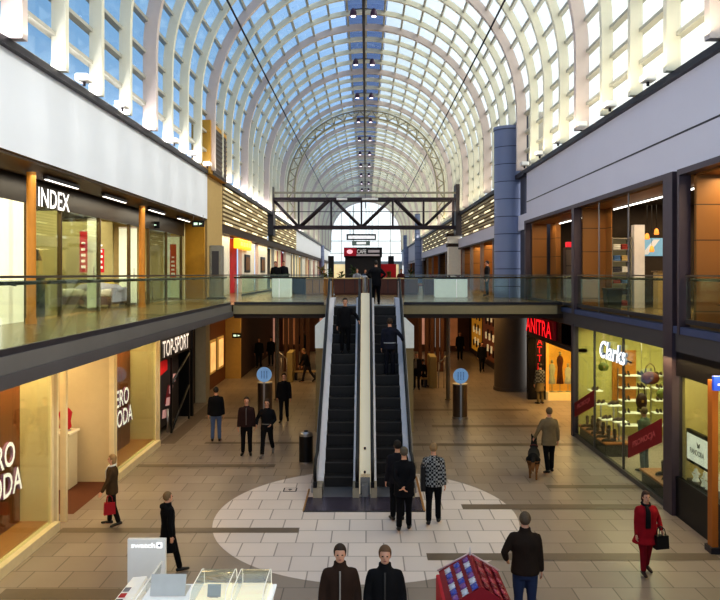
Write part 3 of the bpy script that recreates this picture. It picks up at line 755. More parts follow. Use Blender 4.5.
# lamella walls
slatm = M('slat_sand', (206, 186, 146), rough=.6); backm = M('lamella_back', (116, 98, 72), rough=.8); dash = M('lamella_glow', (255, 236, 196), emit=.85)
def lamella(name, X, sgn, y0, y1, z0, z1, kinds=(slatm, backm, dash)):
    b = MB(); b.box(X, X - sgn * .3, y0, y1, z0, z1, 1)
    n = int((z1 - z0) / .2); st = (z1 - z0) / n
    for k in range(n):
        b.box(X, X + sgn * .06, y0, y1, z0 + k * st + .02, z0 + k * st + st * .62, 0)
        if k % 2 == 0:
            Y = y0 + .4 + (k // 2 % 2) * 2.3
            while Y < y1 - 2.0:
                b.box(X + sgn * .06, X + sgn * .08, Y, Y + 2.1, z0 + k * st + .03, z0 + k * st + st * .6, 2); Y += 4.6
    struct(name, b, list(kinds))
lamella('wall_left_lamella', LX, 1, 37.5, 54.5, 7.95, 9.9)
b = MB(); b.box(LX - .3, LX + .14, 37.5, 152, 9.9, 10.1, 0); b.box(RX - .14, RX + .3, 33.6, 152, 9.9, 10.1, 0); struct('trim_7', b, [darkst])
lamella('wall_left_lamella_far', LX, 1, 57.5, 77, 8.0, 9.9)
b = MB(); b.box(LX - .3, LX, 77, 151, 7.9, 9.9, 0); struct('wall_left_far', b, [white_l])
lamella('wall_right_lamella', RX, -1, 38, 56, 8.2, 9.9)
lamella('wall_right_lamella_far', RX, -1, 60, 95, 8.2, 9.9)
b = MB(); b.box(RX, RX + .3, 33.6, 95, 7.5, 8.2, 0); b.box(RX, RX + .3, 95, 151, 7.2, 9.9, 0); struct('wall_right_far', b, [white_r_shaded])

# shop fronts of the far upper level: piers, lit bays, sign boxes
bay_cols = [M('bay_red', (150, 26, 34), emit=.35, noise=.5, scale=1.5), M('bay_cream', (236, 214, 170), emit=.55, noise=.25, scale=1.2), M('bay_dark', (46, 36, 34), noise=.4, scale=2),
            M('bay_green', (46, 92, 84), emit=.3, noise=.5, scale=1.5), M('bay_amber', (224, 160, 70), emit=.5, noise=.3, scale=1.2), M('bay_brown', (110, 66, 34), emit=.15, noise=.3)]
b = MB(); Y = 37.5; k = 0; rr = random.Random(5)
b.box(-7.7, LX, 37.5, 150, 7.55, 7.95, 7)
seq = [6, 0, 6, 0, 6, 2, 1, 0, 6, 2, 1, 3, 6, 4, 2]; wid = [3.7, 4.4, 4.8, 2.2, 4.4]
while Y < 149:
    w = wid[k] if k < 5 else 4.5
    mi = seq[k % len(seq)]
    b.box(-8.3 if mi != 6 else -7.55, -7.45 if mi == 6 else -7.75, Y, Y + w, UP, 7.55, mi)
    b.box(-7.65, -7.42, Y - .15, Y + .15, UP, 7.55, 6)
    Y += w; k += 1
struct('wall_left_shopfronts', b, bay_cols + [M('pier_white', (222, 214, 198), emit=.12), dkbrown])
# framed dark pictures on the white piers
for i, Y in enumerate((46.5, 53.6)):
    t = thing('framed_picture', '%s square dark picture on a white pier of the far left shops' % ('nearer' if i == 0 else 'farther'), 'picture', (-7.4, Y + .9, 5.7))
    q = MB(); q.box(-7.44, -7.38, Y, Y + 2.0, 5.6, 6.7); q.build('frame', black, t)
    q = MB(); q.box(-7.38, -7.37, Y + .25, Y + 1.75, 5.75, 6.55); q.build('print', M('print_sepia', (130, 92, 60), noise=.6, scale=3), t)
t = thing('light_box_sign', 'glowing orange sign box above the red shop on the upper left', 'sign', (-7.2, 45, 6.95))
q = MB(); q.bbox(-7.45, -7.15, 42.7, 47.4, 6.95, 7.5, .03); q.build('box', M('sign_orange', (255, 172, 40), emit=1.3, noise=.15), t)
q = MB(); 
for k in range(4): q.box(-7.16, -7.12, 43.3 + k * 1.0, 44.0 + k * 1.0, 7.1, 7.35)
q.build('panel', M('sign_yellow', (255, 210, 90), emit=1.5), t)

# right upper bays: piers, wood wings, soffits, shop interiors
b = MB()
for Yp, w in ((25.6, .3), (17.55, .55), (33.3, .3), (16.95, .12)): b.box(RX - .14, RX + .12, Yp - w / 2, Yp + w / 2, 4.16, 7.83, 0)
for y0, y1 in ((25.75, 33.15), (17.8, 25.45), (4, 16.9)): b.box(RX - .14, RX + .12, y0, y1, 7.7, 7.83, 0)
b.box(RX - .14, RX + .14, 17.3, 17.8, 0, 4.16, 0); b.box(RX - .1, RX + .1, 25.75, 25.95, 0, 3.8, 0)
struct('trim_8', b, [M('frame_purple_brown', (84, 72, 80), rough=.45, metal=.25)])
b = MB()
for Yw, x1 in ((33.0, 7.85), (25.3, 8.1), (16.6, 8.8)): b.box(RX + .12, x1, Yw, Yw + .12, UP, 7.7, 0)
b.box(RX + .12, 8.1, 4, 33, 7.66, 7.72, 0)
b.box(8.0, 8.2, 32.0, 33, UP, 7.7, 2); b.box(7.98, 8.0, 24.7, 25.3, UP, 7.7, 2)
struct('wall_right_wood', b, [wood, dkbrown, woody])
b = MB()
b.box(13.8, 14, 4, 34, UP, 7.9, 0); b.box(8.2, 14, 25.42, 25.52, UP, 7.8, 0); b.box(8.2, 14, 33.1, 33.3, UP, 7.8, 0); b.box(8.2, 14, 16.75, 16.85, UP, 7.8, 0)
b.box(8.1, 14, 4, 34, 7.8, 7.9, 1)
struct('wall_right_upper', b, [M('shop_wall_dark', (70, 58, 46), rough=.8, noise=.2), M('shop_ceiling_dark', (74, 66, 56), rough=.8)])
for i, (Ya, Yb, X) in enumerate(((18.4, 25.0, 8.15), (26.4, 32.5, 8.15))):
    b = MB(); b.box(X - .02, X + .02, Ya, Yb, 7.60, 7.64, 1); b.box(X - .06, X + .06, Ya, Yb, 7.64, 7.67, 0)
    tag(b.build('linear_ceiling_light', [darkst, lightw]), 'long white linear light in the %s bay of the upper right shops' % ('middle' if i == 0 else 'far'), 'light')
b = MB(); b.box(RX - .01, RX + .01, 23.1, 23.2, 4.3, 7.7, 0); b.box(RX - .01, RX + .01, 20.5, 20.6, 4.3, 7.7, 0); struct('trim_9', b, [M('mullion_grey', (120, 116, 118), rough=.4, metal=.3)])
# goods in the middle bay
def shelf_unit(label, x, Y, z0, w, d, h, n, m, mb_, rot=0.0):
    t = thing('shelf_unit', label, 'shelves', (x, Y, z0), rot); W = ROOTM[t.name_full]
    for sx in (-1, 1):
        q = MB(); q.box(sx * w / 2 - .015, sx * w / 2 + .015, -d / 2, d / 2, 0, h); q.xf(W); q.build('side_panel', m, t)
    q = MB(); q.box(-w / 2, w / 2, d / 2 - .02, d / 2, 0, h); q.xf(W); q.build('back_panel', mb_, t)
    for k in range(n + 1):
        q = MB(); zz = .05 + (h - .1) * k / n; q.box(-w / 2, w / 2, -d / 2, d / 2, zz - .015, zz + .015); q.xf(W); q.build('shelf', m, t)
    return t
whitem = M('shelf_white', (226, 222, 212), rough=.5, emit=.05)
shelf_unit('lit shelf unit with stacked pale goods in the middle upper right bay', 8.32, 24.95, UP, .62, .5, 2.3, 6, M('shelf_grey', (140, 134, 120)), M('shelf_back_lit', (150, 136, 100), emit=.25))
cgoods = [(220, 214, 200), (150, 60, 50), (80, 110, 150), (200, 170, 110), (60, 60, 70)]
rr = random.Random(3)
for k in range(6):
    for j in range(2):
        c = cgoods[(k * 3 + j) % 5]
        b = MB(); x = 8.18 + j * .28; zz = UP + .05 + 2.2 * k / 6 + .016
        for q_ in range(3): b.bbox(x - .12, x + .12, 24.76, 25.0, zz + q_ * .06, zz + q_ * .06 + .055, .015)
        tag(b.build('folded_garments', M('goods_%d_%d_%d' % c, c, rough=.9, noise=.2)), 'stack of folded garments on the %s shelf from below, %s, upper right shop' % (ORD[k], ('left', 'right')[j]), 'clothes', 'folded garments on the upper right shelves')
b = MB(); b.box(8.72, 9.06, 24.7, 25.0, UP, 7.1); struct('wall_right_column', b, [M('column_white', (216, 206, 196), emit=.1)])
t = thing('display_counter', 'tall cream display counter in the middle bay of the upper right shops', 'counter', (9.5, 24.3, UP))
q = MB(); q.bbox(9.25, 9.6, 24.1, 24.5, UP, UP + 1.15, .02); q.build('carcass', M('counter_cream', (198, 168, 110)), t)
q = MB(); q.bbox(9.2, 9.65, 24.05, 24.55, UP + 1.15, UP + 1.2, .015); q.build('top', M('counter_top', (120, 96, 60)), t)
t = thing('waste_basket', 'dark square waste basket behind the middle bay balustrade', 'bin', (7.75, 23.9, UP))
q = MB(); q.prism([(7.55, UP), (7.95, UP), (8.0, UP + .62), (7.5, UP + .62)], 'y', 23.7, 24.1); q.build('bucket', black, t)
q = MB(); q.bbox(7.48, 8.02, 23.68, 24.12, UP + .6, UP + .66, .01); q.build('rim', darkst, t)
b = MB(); b.box(9.1, 9.9, 25.36, 25.40, 6.1, 6.7, 0); b.prism([(9.2, 6.15), (9.4, 6.15), (9.8, 6.65), (9.6, 6.65)], 'y', 25.34, 25.36, 1)
tag(b.build('wall_screen', [M('screen_blue', (120, 160, 180), emit=.6), whit]), 'bluish lit screen on the back wall of the middle upper right bay', 'screen')
for i, (x, z) in enumerate(((8.95, 6.6), (9.1, 6.2), (9.25, 6.75))):
    t = thing('pendant_lamp', '%s small amber pendant lamp from the left in the middle upper right shop' % ORD[i], 'lamp', (x, 24.2, z))
    q = MB(); q.lathe((x, 24.2, z), [(.07, 0), (.08, .04), (.06, .16), (.02, .2)], 12); q.build('lamp_shade', M('pendant_amber', (230, 140, 60), emit=.9), t)
    q = MB(); q.tube([(x, 24.2, z + .2), (x, 24.2, 7.8)], .006, 4); q.build('cord', black, t)
t = thing('tall_cabinet', 'tall dark cabinet with a small red box in the far upper right bay', 'cabinet', (8.5, 31.2, UP))
q = MB(); q.box(8.2, 8.8, 31.2, 31.6, UP, UP + 2.2); q.build('carcass', M('cabinet_dark', (58, 48, 44)), t)
for k in range(3):
    q = MB(); q.box(8.22, 8.78, 31.16, 31.2, UP + .1 + k * .68, UP + .74 + k * .68); d_ = q.build('door', M('cabinet_front', (92, 80, 72)), t)
    q = MB(); q.tube([(8.7, 31.13, UP + .3 + k * .68), (8.7, 31.13, UP + .5 + k * .68)], .015, 6); q.build('handle', steel, d_)
b = MB(); b.bbox(8.25, 8.75, 31.2, 31.5, UP + 2.2, UP + 2.42, .02); b.box(8.35, 8.65, 31.19, 31.2, UP + 2.26, UP + 2.36)
tag(b.build('display_box', M('box_red_lit', (210, 40, 60), emit=.5)), 'small glowing red box on top of the tall dark cabinet', 'box')
# near bay interior props
t = thing('slatted_bench', 'brown wooden bench behind the nearest upper right balustrade', 'bench', (7.9, 15.6, UP))
for k in range(4):
    q = MB(); q.bbox(7.5 + k * .13, 7.6 + k * .13, 14.6, 16.3, UP + .42, UP + .46, .01); q.build('slat', M('bench_wood', (134, 84, 42)), t)
for yy in (14.9, 16.0):
    q = MB(); q.tube([(7.5, yy, UP), (7.7, yy, UP + .42), (7.98, yy, UP)], .02, 6); q.build('leg', darkst, t)
# far right upper shops
b = MB(); Y = 38.2; k = 0
while Y < 149:
    w = 4.6 if Y < 60 else 7.0
    b.box(RX + .15, 8.2, Y, Y + .15, UP, 7.5, 0); b.box(RX + .02, RX + .22, Y - .2, Y, UP, 7.5, 1)
    b.box(8.6, 8.7, Y, Y + w, UP, 7.5, (2, 4, 3)[k % 3]); b.box(RX, 8.7, Y, Y + w, 7.4, 7.5, 2)
    b.box(8.2, 8.3, Y, Y + 1.6, UP, 7.5, 5)
    Y += w; k += 1
struct('wall_right_shopfronts', b, [wood, M('pier_grey', (120, 110, 112)), M('bay_dark'), M('bay_cream'), M('bay_amber'), woody])

# ---------------------------------------------------------------- lower left shops
ez = 3.98
hd_t = M('header_tan', (170, 140, 96), rough=.6)
for box_, m_ in (((-10.2, -10.0, 6, 32, 0, ez), cream), ((-10, FL - .05, 16.25, 16.35, 0, ez), beige), ((-10, FL - .05, 20.1, 20.22, 0, ez), beige), ((-10, FL - .05, 24.3, 24.45, 0, ez), beige),
                 ((FL - .1, FL + .05, 6, 16.95, 3.55, ez), hd_t), ((FL - .1, FL + .05, 20.1, 24.45, 3.55, ez), hd_t), ((-10, FL, 5.9, 6, 0, ez), beige)):
    b = MB(); b.box(*box_); struct('wall_left_lower', b, [m_])
for n, (y0, y1) in ((3, (6.0, 16.2)), (4, (20.32, 24.2))):
    b = MB(); b.box(FL - .01, FL + .01, y0, y1, .2, 3.55, 0)
    o = struct('window_%d' % n, b, [pane])
    f = MB()
    ys = [y0, y1] if n == 4 else [y0, 9.6, 13.2, y1]
    for yy in ys: f.box(FL - .06, FL + .03, yy - .05, yy + .05, 0.1, 3.55)
    f.box(FL - .1, FL + .14, y0 - .1, y1 + .1, 0.0, .2); f.box(FL - .08, FL + .08, y0, y1, 3.48, 3.58)
    fo = f.build('window_frame', M('window_frame_cream'), o); fo['kind'] = 'structure'
b = MB()
for yy in (16.4, 16.9, 20.1, 24.5): b.box(FL - .08, FL + .05, yy - .05, yy + .05, 0, ez, 0)
struct('trim_10', b, [creamfr])
b = MB(); b.box(-9.0, FL - .1, 6, 16.3, 0, .22, 0); b.box(-9.0, FL - .1, 20.25, 24.3, 0, .22, 0)
struct('floor_window_stage', b, [M('stage_wood', (170, 116, 62), rough=.5, noise=.12)])
ledm = M('letters_glow', (255, 240, 255), emit=1.0); edg = M('letters_edge', (150, 104, 140), emit=.25)
for i, (ya, yb, ls, lw) in enumerate(((9.0, 16.25, 14.35, 1.88), (20.6, 23.85, 21.85, 2.05))):
    t = thing('shop_sign', 'brown plank display panel with two lines of glowing letters, %s window on the lower left' % ('near' if i == 0 else 'far'), 'sign', (-7.45, (ya + yb) / 2, .22))
    q = MB(); q.box(-7.5, -7.4, ya, yb, .22, 3.2); q.build('plank_panel', plank, t)
    q = MB(); letters(q, 'VERO\nMODA', (-7.4, ls, .92), (0, 1, 0), (0, 0, 1), (1, 0, 0), lw, 1.12, .06); q.build('lettering', [ledm, edg], t)
# entrance goods
t = thing('display_pedestal', 'narrow beige pedestal just inside the lower left shop entrance', 'pedestal', (-7.75, 19.6, 0))
q = MB(); q.bbox(-7.95, -7.55, 19.3, 19.9, .01, 1.4, .02); q.build('base', beige, t)
q = MB(); q.bbox(-8.0, -7.5, 19.25, 19.95, 1.4, 1.46, .015); q.build('top', cream, t)
t = thing('clothes_mannequin', 'red dressed mannequin bust on the pedestal in the lower left entrance', 'mannequin', (-7.75, 19.6, 1.46))
q = MB(); q.lathe((-7.75, 19.6, 1.5), [(.11, 0), (.15, .06), (.13, .2), (.17, .42), (.1, .52), (.05, .56)], 14); q.build('torso', M('red_dress', (176, 24, 34), rough=.8), t)
q = MB(); q.lathe((-7.75, 19.6, 1.46), [(.14, 0), (.14, .02), (.03, .05)], 12); q.build('stand', steel, t)
b = MB(); b.box(-9.4, -9.36, 17.8, 19.6, .2, 2.8, 0); b.box(-9.36, -9.34, 18.0, 18.5, .8, 2.6, 1); b.box(-9.36, -9.34, 18.9, 19.4, .8, 2.6, 1)
tag(b.build('mirror_panel', [dkbrown, M('mirror_lit', (255, 236, 210), emit=.9)]), 'dark wall panel with two lit strips inside the lower left entrance', 'panel')

# TOP-SPORT shop
b = MB(); b.box(FL - .15, FL - .05, 24.6, 29.4, 2.62, ez, 0); b.box(-10, -9.9, 24.6, 29.4, 0, ez, 0); b.box(-10, FL, 29.4, 29.55, 0, ez, 0)
struct('wall_left_sport', b, [black])
t = thing('shop_sign', 'white capital letters on the black header of the lower left sports shop', 'sign', (FL, 27, 2.7))
q = MB(); letters(q, 'TOP-SPORT', (FL - .04, 25.0, 2.72), (0, 1, 0), (0, 0, 1), (1, 0, 0), 3.7, .56, .05); q.build('lettering', [M('letters_pale', (226, 222, 222), emit=.35), letside], t)
q = MB(); q.box(FL - .05, FL - .03, 24.9, 28.9, 2.68, 2.71); q.build('mounting_rail', darkst, t)
t = thing('sports_poster', 'large dark window poster with red cap and red and white graphics, sports shop', 'poster', (FL - .3, 26.6, .3))
q = MB(); q.box(FL - .32, FL - .28, 24.75, 28.3, .25, 2.62); q.build('sheet', M('poster_dark', (44, 40, 46), noise=.4, scale=2), t)
redp = M('poster_red', (196, 30, 34), noise=.2, emit=.25)
q = MB(); q.prism([(24.8, 1.95), (26.6, 2.15), (26.6, 2.5), (25.9, 2.6), (24.8, 2.3)], 'x', FL - .28, FL - .25); q.build('cap_shape', redp, t)
q = MB(); q.prism([(24.8, .9), (25.3, 1.0), (25.6, 1.5), (25.2, 1.8), (24.8, 1.75)], 'x', FL - .28, FL - .26); q.prism([(26.3, 1.0), (27.0, .85), (27.4, 1.4), (26.8, 1.6)], 'x', FL - .28, FL - .26); q.build('jersey_shape', M('poster_maroon', (120, 30, 40), noise=.4, emit=.1), t)
q = MB()
for k in range(4): q.prism([(26.0 + k * .42, .55 + .36 * k), (26.45 + k * .42, .5 + .36 * k), (26.55 + k * .42, .78 + .36 * k), (26.1 + k * .42, .82 + .36 * k)], 'x', FL - .28, FL - .25)
q.build('white_marks', M('poster_pink', (216, 170, 170), emit=.2), t)
t = thing('door_frame_bars', 'black open folding door frame with diagonal bars in front of sports poster', 'door', (FL + .0, 27, 0))
q = MB()
for yy in (26.3, 28.9): q.box(FL - .06, FL, yy - .06, yy + .06, 0, 2.62)
q.build('post', black, t)
q = MB(); q.tube([(FL - .03, 26.3, 1.7), (FL - .03, 28.9, 2.5)], .05, 6); q.tube([(FL - .03, 26.3, .1), (FL - .03, 28.9, 1.3)], .05, 6); q.build('diagonal_bar', black, t)
q = MB(); q.tube([(FL - .06, 25.9, .1), (FL - .06, 25.9, .9)], .04, 8); q.build('handle', steel, t)
# pale column, poster wall, beige wall
b = MB(); b.box(-7.55, -6.85, 32.5, 33.3, 0, ez, 0); struct('wall_left_column', b, [M('column_grey', (176, 168, 148), rough=.7)])
b = MB(); b.box(-10, -7.3, 29.55, 32.5, 0, ez, 1); b.box(-7.6, -7.4, 33.3, 40, 0, ez, 0); struct('wall_left_poster', b, [M('wall_rust', (110, 62, 30), rough=.5), dkbrown])
for i, Y in enumerate((35.6, 37.6)):
    t = thing('poster_light_box', '%s lit poster box on the brown wall past the pale column' % ('nearer' if i == 0 else 'farther'), 'poster', (-7.35, Y + .6, .8))
    q = MB(); q.bbox(-7.4, -7.3, Y, Y + 1.4, .75, 2.35, .02); q.build('frame', M('frame_gold', (190, 150, 80), emit=.3), t)
    q = MB(); q.box(-7.3, -7.29, Y + .12, Y + 1.28, .87, 2.23); q.build('poster_face', M('poster_warm', (236, 176, 110), emit=.9, noise=.45, scale=2.5), t)
b = MB(); b.box(-7.45, -6.6, 40, 40.2, 0, ez, 0); b.box(-14, -7.45, 40, 40.2, 0, ez, 0); struct('wall_left_beige', b, [M('wall_ochre', (204, 168, 96), rough=.7)])
# back of the lower floor
b = MB(); b.box(-6.8, -6.6, 40.2, 54, 0, ez, 0); struct('wall_left_back', b, [M('wall_back_brown', (64, 40, 28), rough=.7, noise=.3, scale=1.2)])
b = MB(); b.box(-14, 14, 54, 54.2, 0, ez, 0)
for x0, x1, z0, z1, mi in ((-9.2 + 2.1, -6.2, .5, 3.0, 1), (-5.9, -4.9, .5, 2.6, 2), (-3.3, -2.6, .8, 3.2, 1), (-1.8, -1.1, .4, 3.0, 2), (.2, 1.1, .4, 2.8, 2), (3.9, 4.4, .5, 3.1, 1), (4.9, 5.4, .3, 3.3, 3), (5.8, 6.5, .4, 3.0, 2)):
    b.box(x0, x1, 53.96, 54, z0, z1, mi)
struct('wall_back_lower', b, [M('wall_back_brown2', (96, 60, 40), rough=.7, noise=.4, scale=1.2), M('lit_rose', (190, 140, 120), emit=.5, noise=.35, scale=2), M('lit_dim', (150, 96, 60), emit=.4, noise=.4, scale=2), M('lit_grey', (150, 150, 150), emit=.5)])
t0 = None
for i, px_ in enumerate((286, 291, 297, 302, 308, 420, 426.5, 432, 437.5, 442)):
    Y = 43.0; x = XW(px_, Y)
    b = MB(); b.box(x - .1, x + .1, Y - .12, Y + .12, .0, ez - .01, 0); b.box(x - .13, x + .13, Y - .15, Y + .15, 0, .1, 0)
    tag(b.build('timber_fin', M('fin_brown', (92, 58, 34), rough=.5, noise=.2)), '%s floor to ceiling brown fin %s of the escalators, from the left' % (ORD[i % 5], 'left' if i < 5 else 'right'), 'fin')
for i, (px_, lab) in enumerate(((277, 'thin grey round column at the slab edge left of the escalators'), (448, 'thin grey round column at the slab edge right of the escalators'))):
    Y = 33.3; b = MB(); b.cyl((XW(px_, Y), Y), .09, 0, ez, 16); b.cyl((XW(px_, Y), Y), .14, 0, .03, 16)
    tag(b.build('steel_column', M('column_steel', (130, 118, 100), rough=.4, metal=.4)), lab, 'column')
# stair parapets with handrail, benches
for i, (px0, px1, prx, Y) in enumerate(((286.5, 292.5, (279, 287), 38.6), (430, 437, (446, 438.5), 36.7))):
    sd = 'left' if i == 0 else 'right'
    t = thing('stair_parapet', 'low beige stair parapet with sloping handrail, %s of the escalators' % sd, 'parapet', (XW((px0 + px1) / 2, Y), Y, 0))
    q = MB(); q.bbox(XW(px0, Y), XW(px1, Y), Y, Y + 1.6, 0, 1.5, .02); q.build('wall_panel', M('parapet_beige', (176, 156, 104)), t)
    xa, xb = XW(prx[0], Y), XW(prx[1], Y)
    q = MB(); q.tube([(xa, Y - .1, 1.55), (xb, Y - .1, 1.2)], .03, 8); q.build('handrail', steel, t)
    for xx in (xa + (xb - xa) * .3, xb):
        q = MB(); q.tube([(xx, Y - .1, 0), (xx, Y - .1, 1.25)], .025, 8); q.build('post', steel, t)
for i, (x0, x1, Y, lab) in enumerate(((-3.75, -2.5, 39.6, 'long bench under the gallery left of the escalators'), (1.75, 3.0, 37.1, 'long bench under the gallery right of the escalators'))):
    t = thing('bench', lab, 'bench', ((x0 + x1) / 2, Y, 0))
    q = MB(); q.bbox(x0, x1, Y - .25, Y + .25, .38, .45, .02); q.build('seat', M('bench_beige', (168, 140, 96)), t)
    for xx in (x0 + .12, x1 - .12):
        q = MB(); q.box(xx - .05, xx + .05, Y - .2, Y + .2, 0, .38); q.build('leg', darkst, t)

# ---------------------------------------------------------------- lower right shops
for box_, m_ in (((RX + .1, 13.9, 33.65, 33.8, 0, ez), dkbrown), ((RX + .1, 13, 25.95, 26.1, 0, 3.75), M('wall_yellow_green', (206, 196, 122), rough=.7, noise=.1)), ((13.8, 14, 6, 34, 0, 3.75), M('wall_straw', (204, 192, 130), rough=.7)), ((RX + .1, 13.8, 17.15, 17.3, 0, 3.75), M('wall_cream_dark', (210, 188, 130), rough=.7))):
    b = MB(); b.box(*box_); struct('wall_right_lower', b, [m_])
# seen on the shoe-shop side of the dividing wall
b = MB(); b.box(8.4, 9.2, 25.9, 25.95, 1.2, 2.9, 0); b.box(10.3, 12.2, 25.9, 25.95, 2.0, 3.1, 1)
struct('wall_right_shoe_panels', b, [M('panel_orange_wood', (196, 128, 44), rough=.5, noise=.12), M('panel_brown', (120, 74, 40))])
# shops beyond the blue column
b = MB(); b.box(7.35, 7.5, 37, 54, 0, ez, 0)
for k, (y0, y1, mi) in enumerate(((38.5, 42.0, 1), (43.0, 47.5, 2), (48.2, 52.5, 1))):
    b.box(7.3, 7.35, y0, y1, .4, 3.5, mi)
    for j in range(5):
        for i2 in range(3): b.box(7.24, 7.3, y0 + .3 + j * .65, y0 + .6 + j * .65, .7 + i2 * .9 + .2 * (j % 2), 1.1 + i2 * .9 + .2 * (j % 2), 3 if (i2 + j) % 2 else 4)
struct('wall_right_gifts', b, [dkbrown, M('gift_yellow', (200, 140, 40), emit=.3, noise=.4, scale=1.5), M('gift_brown', (120, 62, 28), emit=.2, noise=.4), M('gift_light', (226, 206, 160), emit=.35), M('gift_dark', (60, 30, 20))])
# ANITRA header, pier, display
b = MB(); b.box(RX, 7.88, 33.3, 33.6, 0, 3.74, 0); struct('wall_right_pier', b, [M('header_black', (26, 24, 28), rough=.25)])
b = MB(); b.box(RX, RX + .4, 26.0, 33.3, 2.95, 3.74, 0); b.box(RX, RX + .02, 26, 27.6, 3.0, 3.7, 1); b.box(RX - .05, RX + .45, 25.95, 33.3, 2.82, 2.95, 2)
struct('wall_right_header', b, [M('header_black', (26, 24, 28), rough=.25), M('header_glass', (40, 44, 52), rough=.1), darkst])
t = thing('shop_sign', 'glowing red capital letters in a red box over the right-hand recess', 'sign', (RX - .05, 30.7, 3.0))
q = MB(); q.bbox(RX - .1, RX, 28.35, 33.15, 3.0, 3.72, .02); q.build('box', M('sign_dark_red', (110, 8, 18), emit=.25), t)
q = MB(); letters(q, 'ANITRA', (RX - .1, 33.0, 3.05), (0, -1, 0), (0, 0, 1), (-1, 0, 0), 4.5, .62, .05); q.build('lettering', [M('letters_red', (255, 26, 40), emit=1.1), M('letters_red_side', (110, 6, 14), emit=.2)], t)
t = thing('vertical_sign', 'vertical strip of red letters on the black pier beneath the red sign', 'sign', (7.6, 33.25, .9))
q = MB(); q.box(7.42, 7.78, 33.26, 33.3, 1.2, 2.8); q.build('strip', M('strip_black', (30, 8, 10)), t)
q = MB(); letters(q, 'A\nT\nT\nI', (7.48, 33.26, 1.3), (1, 0, 0), (0, 0, 1), (0, -1, 0), .24, 1.4, .02); q.build('lettering', [M('letters_red_dim', (200, 24, 34), emit=.6), M('letters_red_side')], t)
t = thing('display_case', 'lit orange display case with garments at the back of the right-hand recess', 'display', (8.7, 33.4, 0))
q = MB(); q.box(7.95, 9.5, 33.5, 33.6, .35, 2.75); q.build('back_panel', M('case_back_orange', (226, 150, 56), emit=.8, noise=.25, scale=2), t)
q = MB(); q.bbox(7.9, 9.55, 33.0, 33.6, 0, .35, .02); q.build('plinth', M('plinth_cream', (228, 190, 120), emit=.35), t)
q = MB(); q.box(7.95, 9.5, 33.02, 33.03, .35, 2.75); q.build('glass_pane', pane, t)
for i, (x, c, h) in enumerate(((8.15, (236, 214, 170), 1.25), (8.5, (110, 40, 30), 1.6), (8.85, (240, 220, 190), 1.1), (9.2, (120, 50, 36), 1.75))):
    t = thing('mannequin', '%s display mannequin from the left in the lit case of the recess' % ORD[i], 'mannequin', (x, 33.3, .35))
    q = MB(); q.lathe((x, 33.3, .35), [(.16, .35), (.13, .6), (.1, h - .55), (.15, h - .25), (.12, h - .1), (.04, h - .02)], 12); q.build('garment', M('garment_%d_%d_%d' % c, c, rough=.8, emit=.15), t)
    q = MB(); q.lathe((x, 33.3, .35), [(.12, 0), (.12, .015), (.015, .03), (.015, .4)], 10); q.build('stand', steel, t)
    q = MB(); q.ell((x, 33.3, .35 + h + .06), (.06, .07, .09), 10, 8); q.build('head', M('mannequin_skin', (220, 190, 160)), t)

# shoe shop: glass, sign, posters, platform, shelves, shoes
b = MB(); b.box(RX - .01, RX + .01, 17.8, 20.9, 0.12, 3.74, 0); b.box(RX - .01, RX + .01, 21.0, 25.75, .12, 3.74, 0); struct('window_5', b, [pane])
b = MB(); b.box(RX - .05, RX + .05, 17.8, 25.75, 0, .12, 0)
for yy in (20.95, 23.6): b.box(RX - .03, RX + .03, yy - .025, yy + .025, .12, 3.74, 0)
struct('trim_11', b, [M('kerb_grey', (96, 92, 90), rough=.4, metal=.4)])
t = thing('shop_sign', 'white glowing slanted lettering over the shoe shop window', 'sign', (RX - .1, 21.0, 2.75))
q = MB(); letters(q, 'Clarks', (RX - .06, 22.75, 3.02), (0, -1, 0), (0, 0, 1), (-1, 0, 0), 2.25, .52, .07, shear=.3); q.build('lettering', [M('letters_glow_white', (246, 250, 255), emit=1.6), M('letters_side_grey', (150, 160, 176), emit=.25)], t)
q = MB(); q.box(RX - .06, RX - .02, 20.2, 22.75, 3.12, 3.17); q.build('mounting_rail', darkst, t)
redpo = M('poster_wine', (134, 18, 30), rough=.55, noise=.1)
for i, (ya, yb, za0, za1, zb0, zb1, lab) in enumerate(((25.7, 23.55, .66, 1.14, 1.40, 1.9, 'red slanted poster on the shoe shop glass, far left one'), (20.45, 18.15, .55, 1.12, 1.48, 2.05, 'red slanted poster with pale lettering on the shoe shop glass, near the dark pier'))):
    t = thing('window_poster', lab, 'poster', (RX - .04, (ya + yb) / 2, za0))
    q = MB(); q.prism([(ya, za0), (yb, zb0), (yb, zb1), (ya, za1)], 'x', RX - .05, RX - .03); q.build('sheet', redpo, t)
    q = MB(); u = Vector((0, yb - ya, zb0 - za0)); L = u.length; u.normalize()
    letters(q, 'PROMOCJA', Vector((RX - .05, ya, za0)) + u * L * .16 + Vector((0, 0, .17)), u, (0, 0, 1), (-1, 0, 0), L * .68, .2, .006); q.build('lettering', [M('print_faded', (190, 90, 90), emit=.05), M('print_faded')], t)
t = thing('display_platform', 'dark display platform with wooden top behind the shoe shop glass, far one', 'platform', (7.55, 24.2, 0))
q = MB(); q.bbox(7.2, 7.9, 22.85, 25.6, 0, .36, .02); q.build('base', black, t)
q = MB(); q.bbox(7.15, 7.95, 22.8, 25.65, .36, .43, .02); q.build('top', M('platform_wood', (176, 112, 60), rough=.4), t)
t = thing('display_platform', 'small dark display platform with wooden top beside the dark pier', 'platform', (7.55, 18.9, 0))
q = MB(); q.bbox(7.2, 7.9, 18.0, 19.85, 0, .36, .02); q.build('base', black, t)
q = MB(); q.bbox(7.15, 7.95, 17.95, 19.9, .36, .43, .02); q.build('top', M('platform_wood'), t)
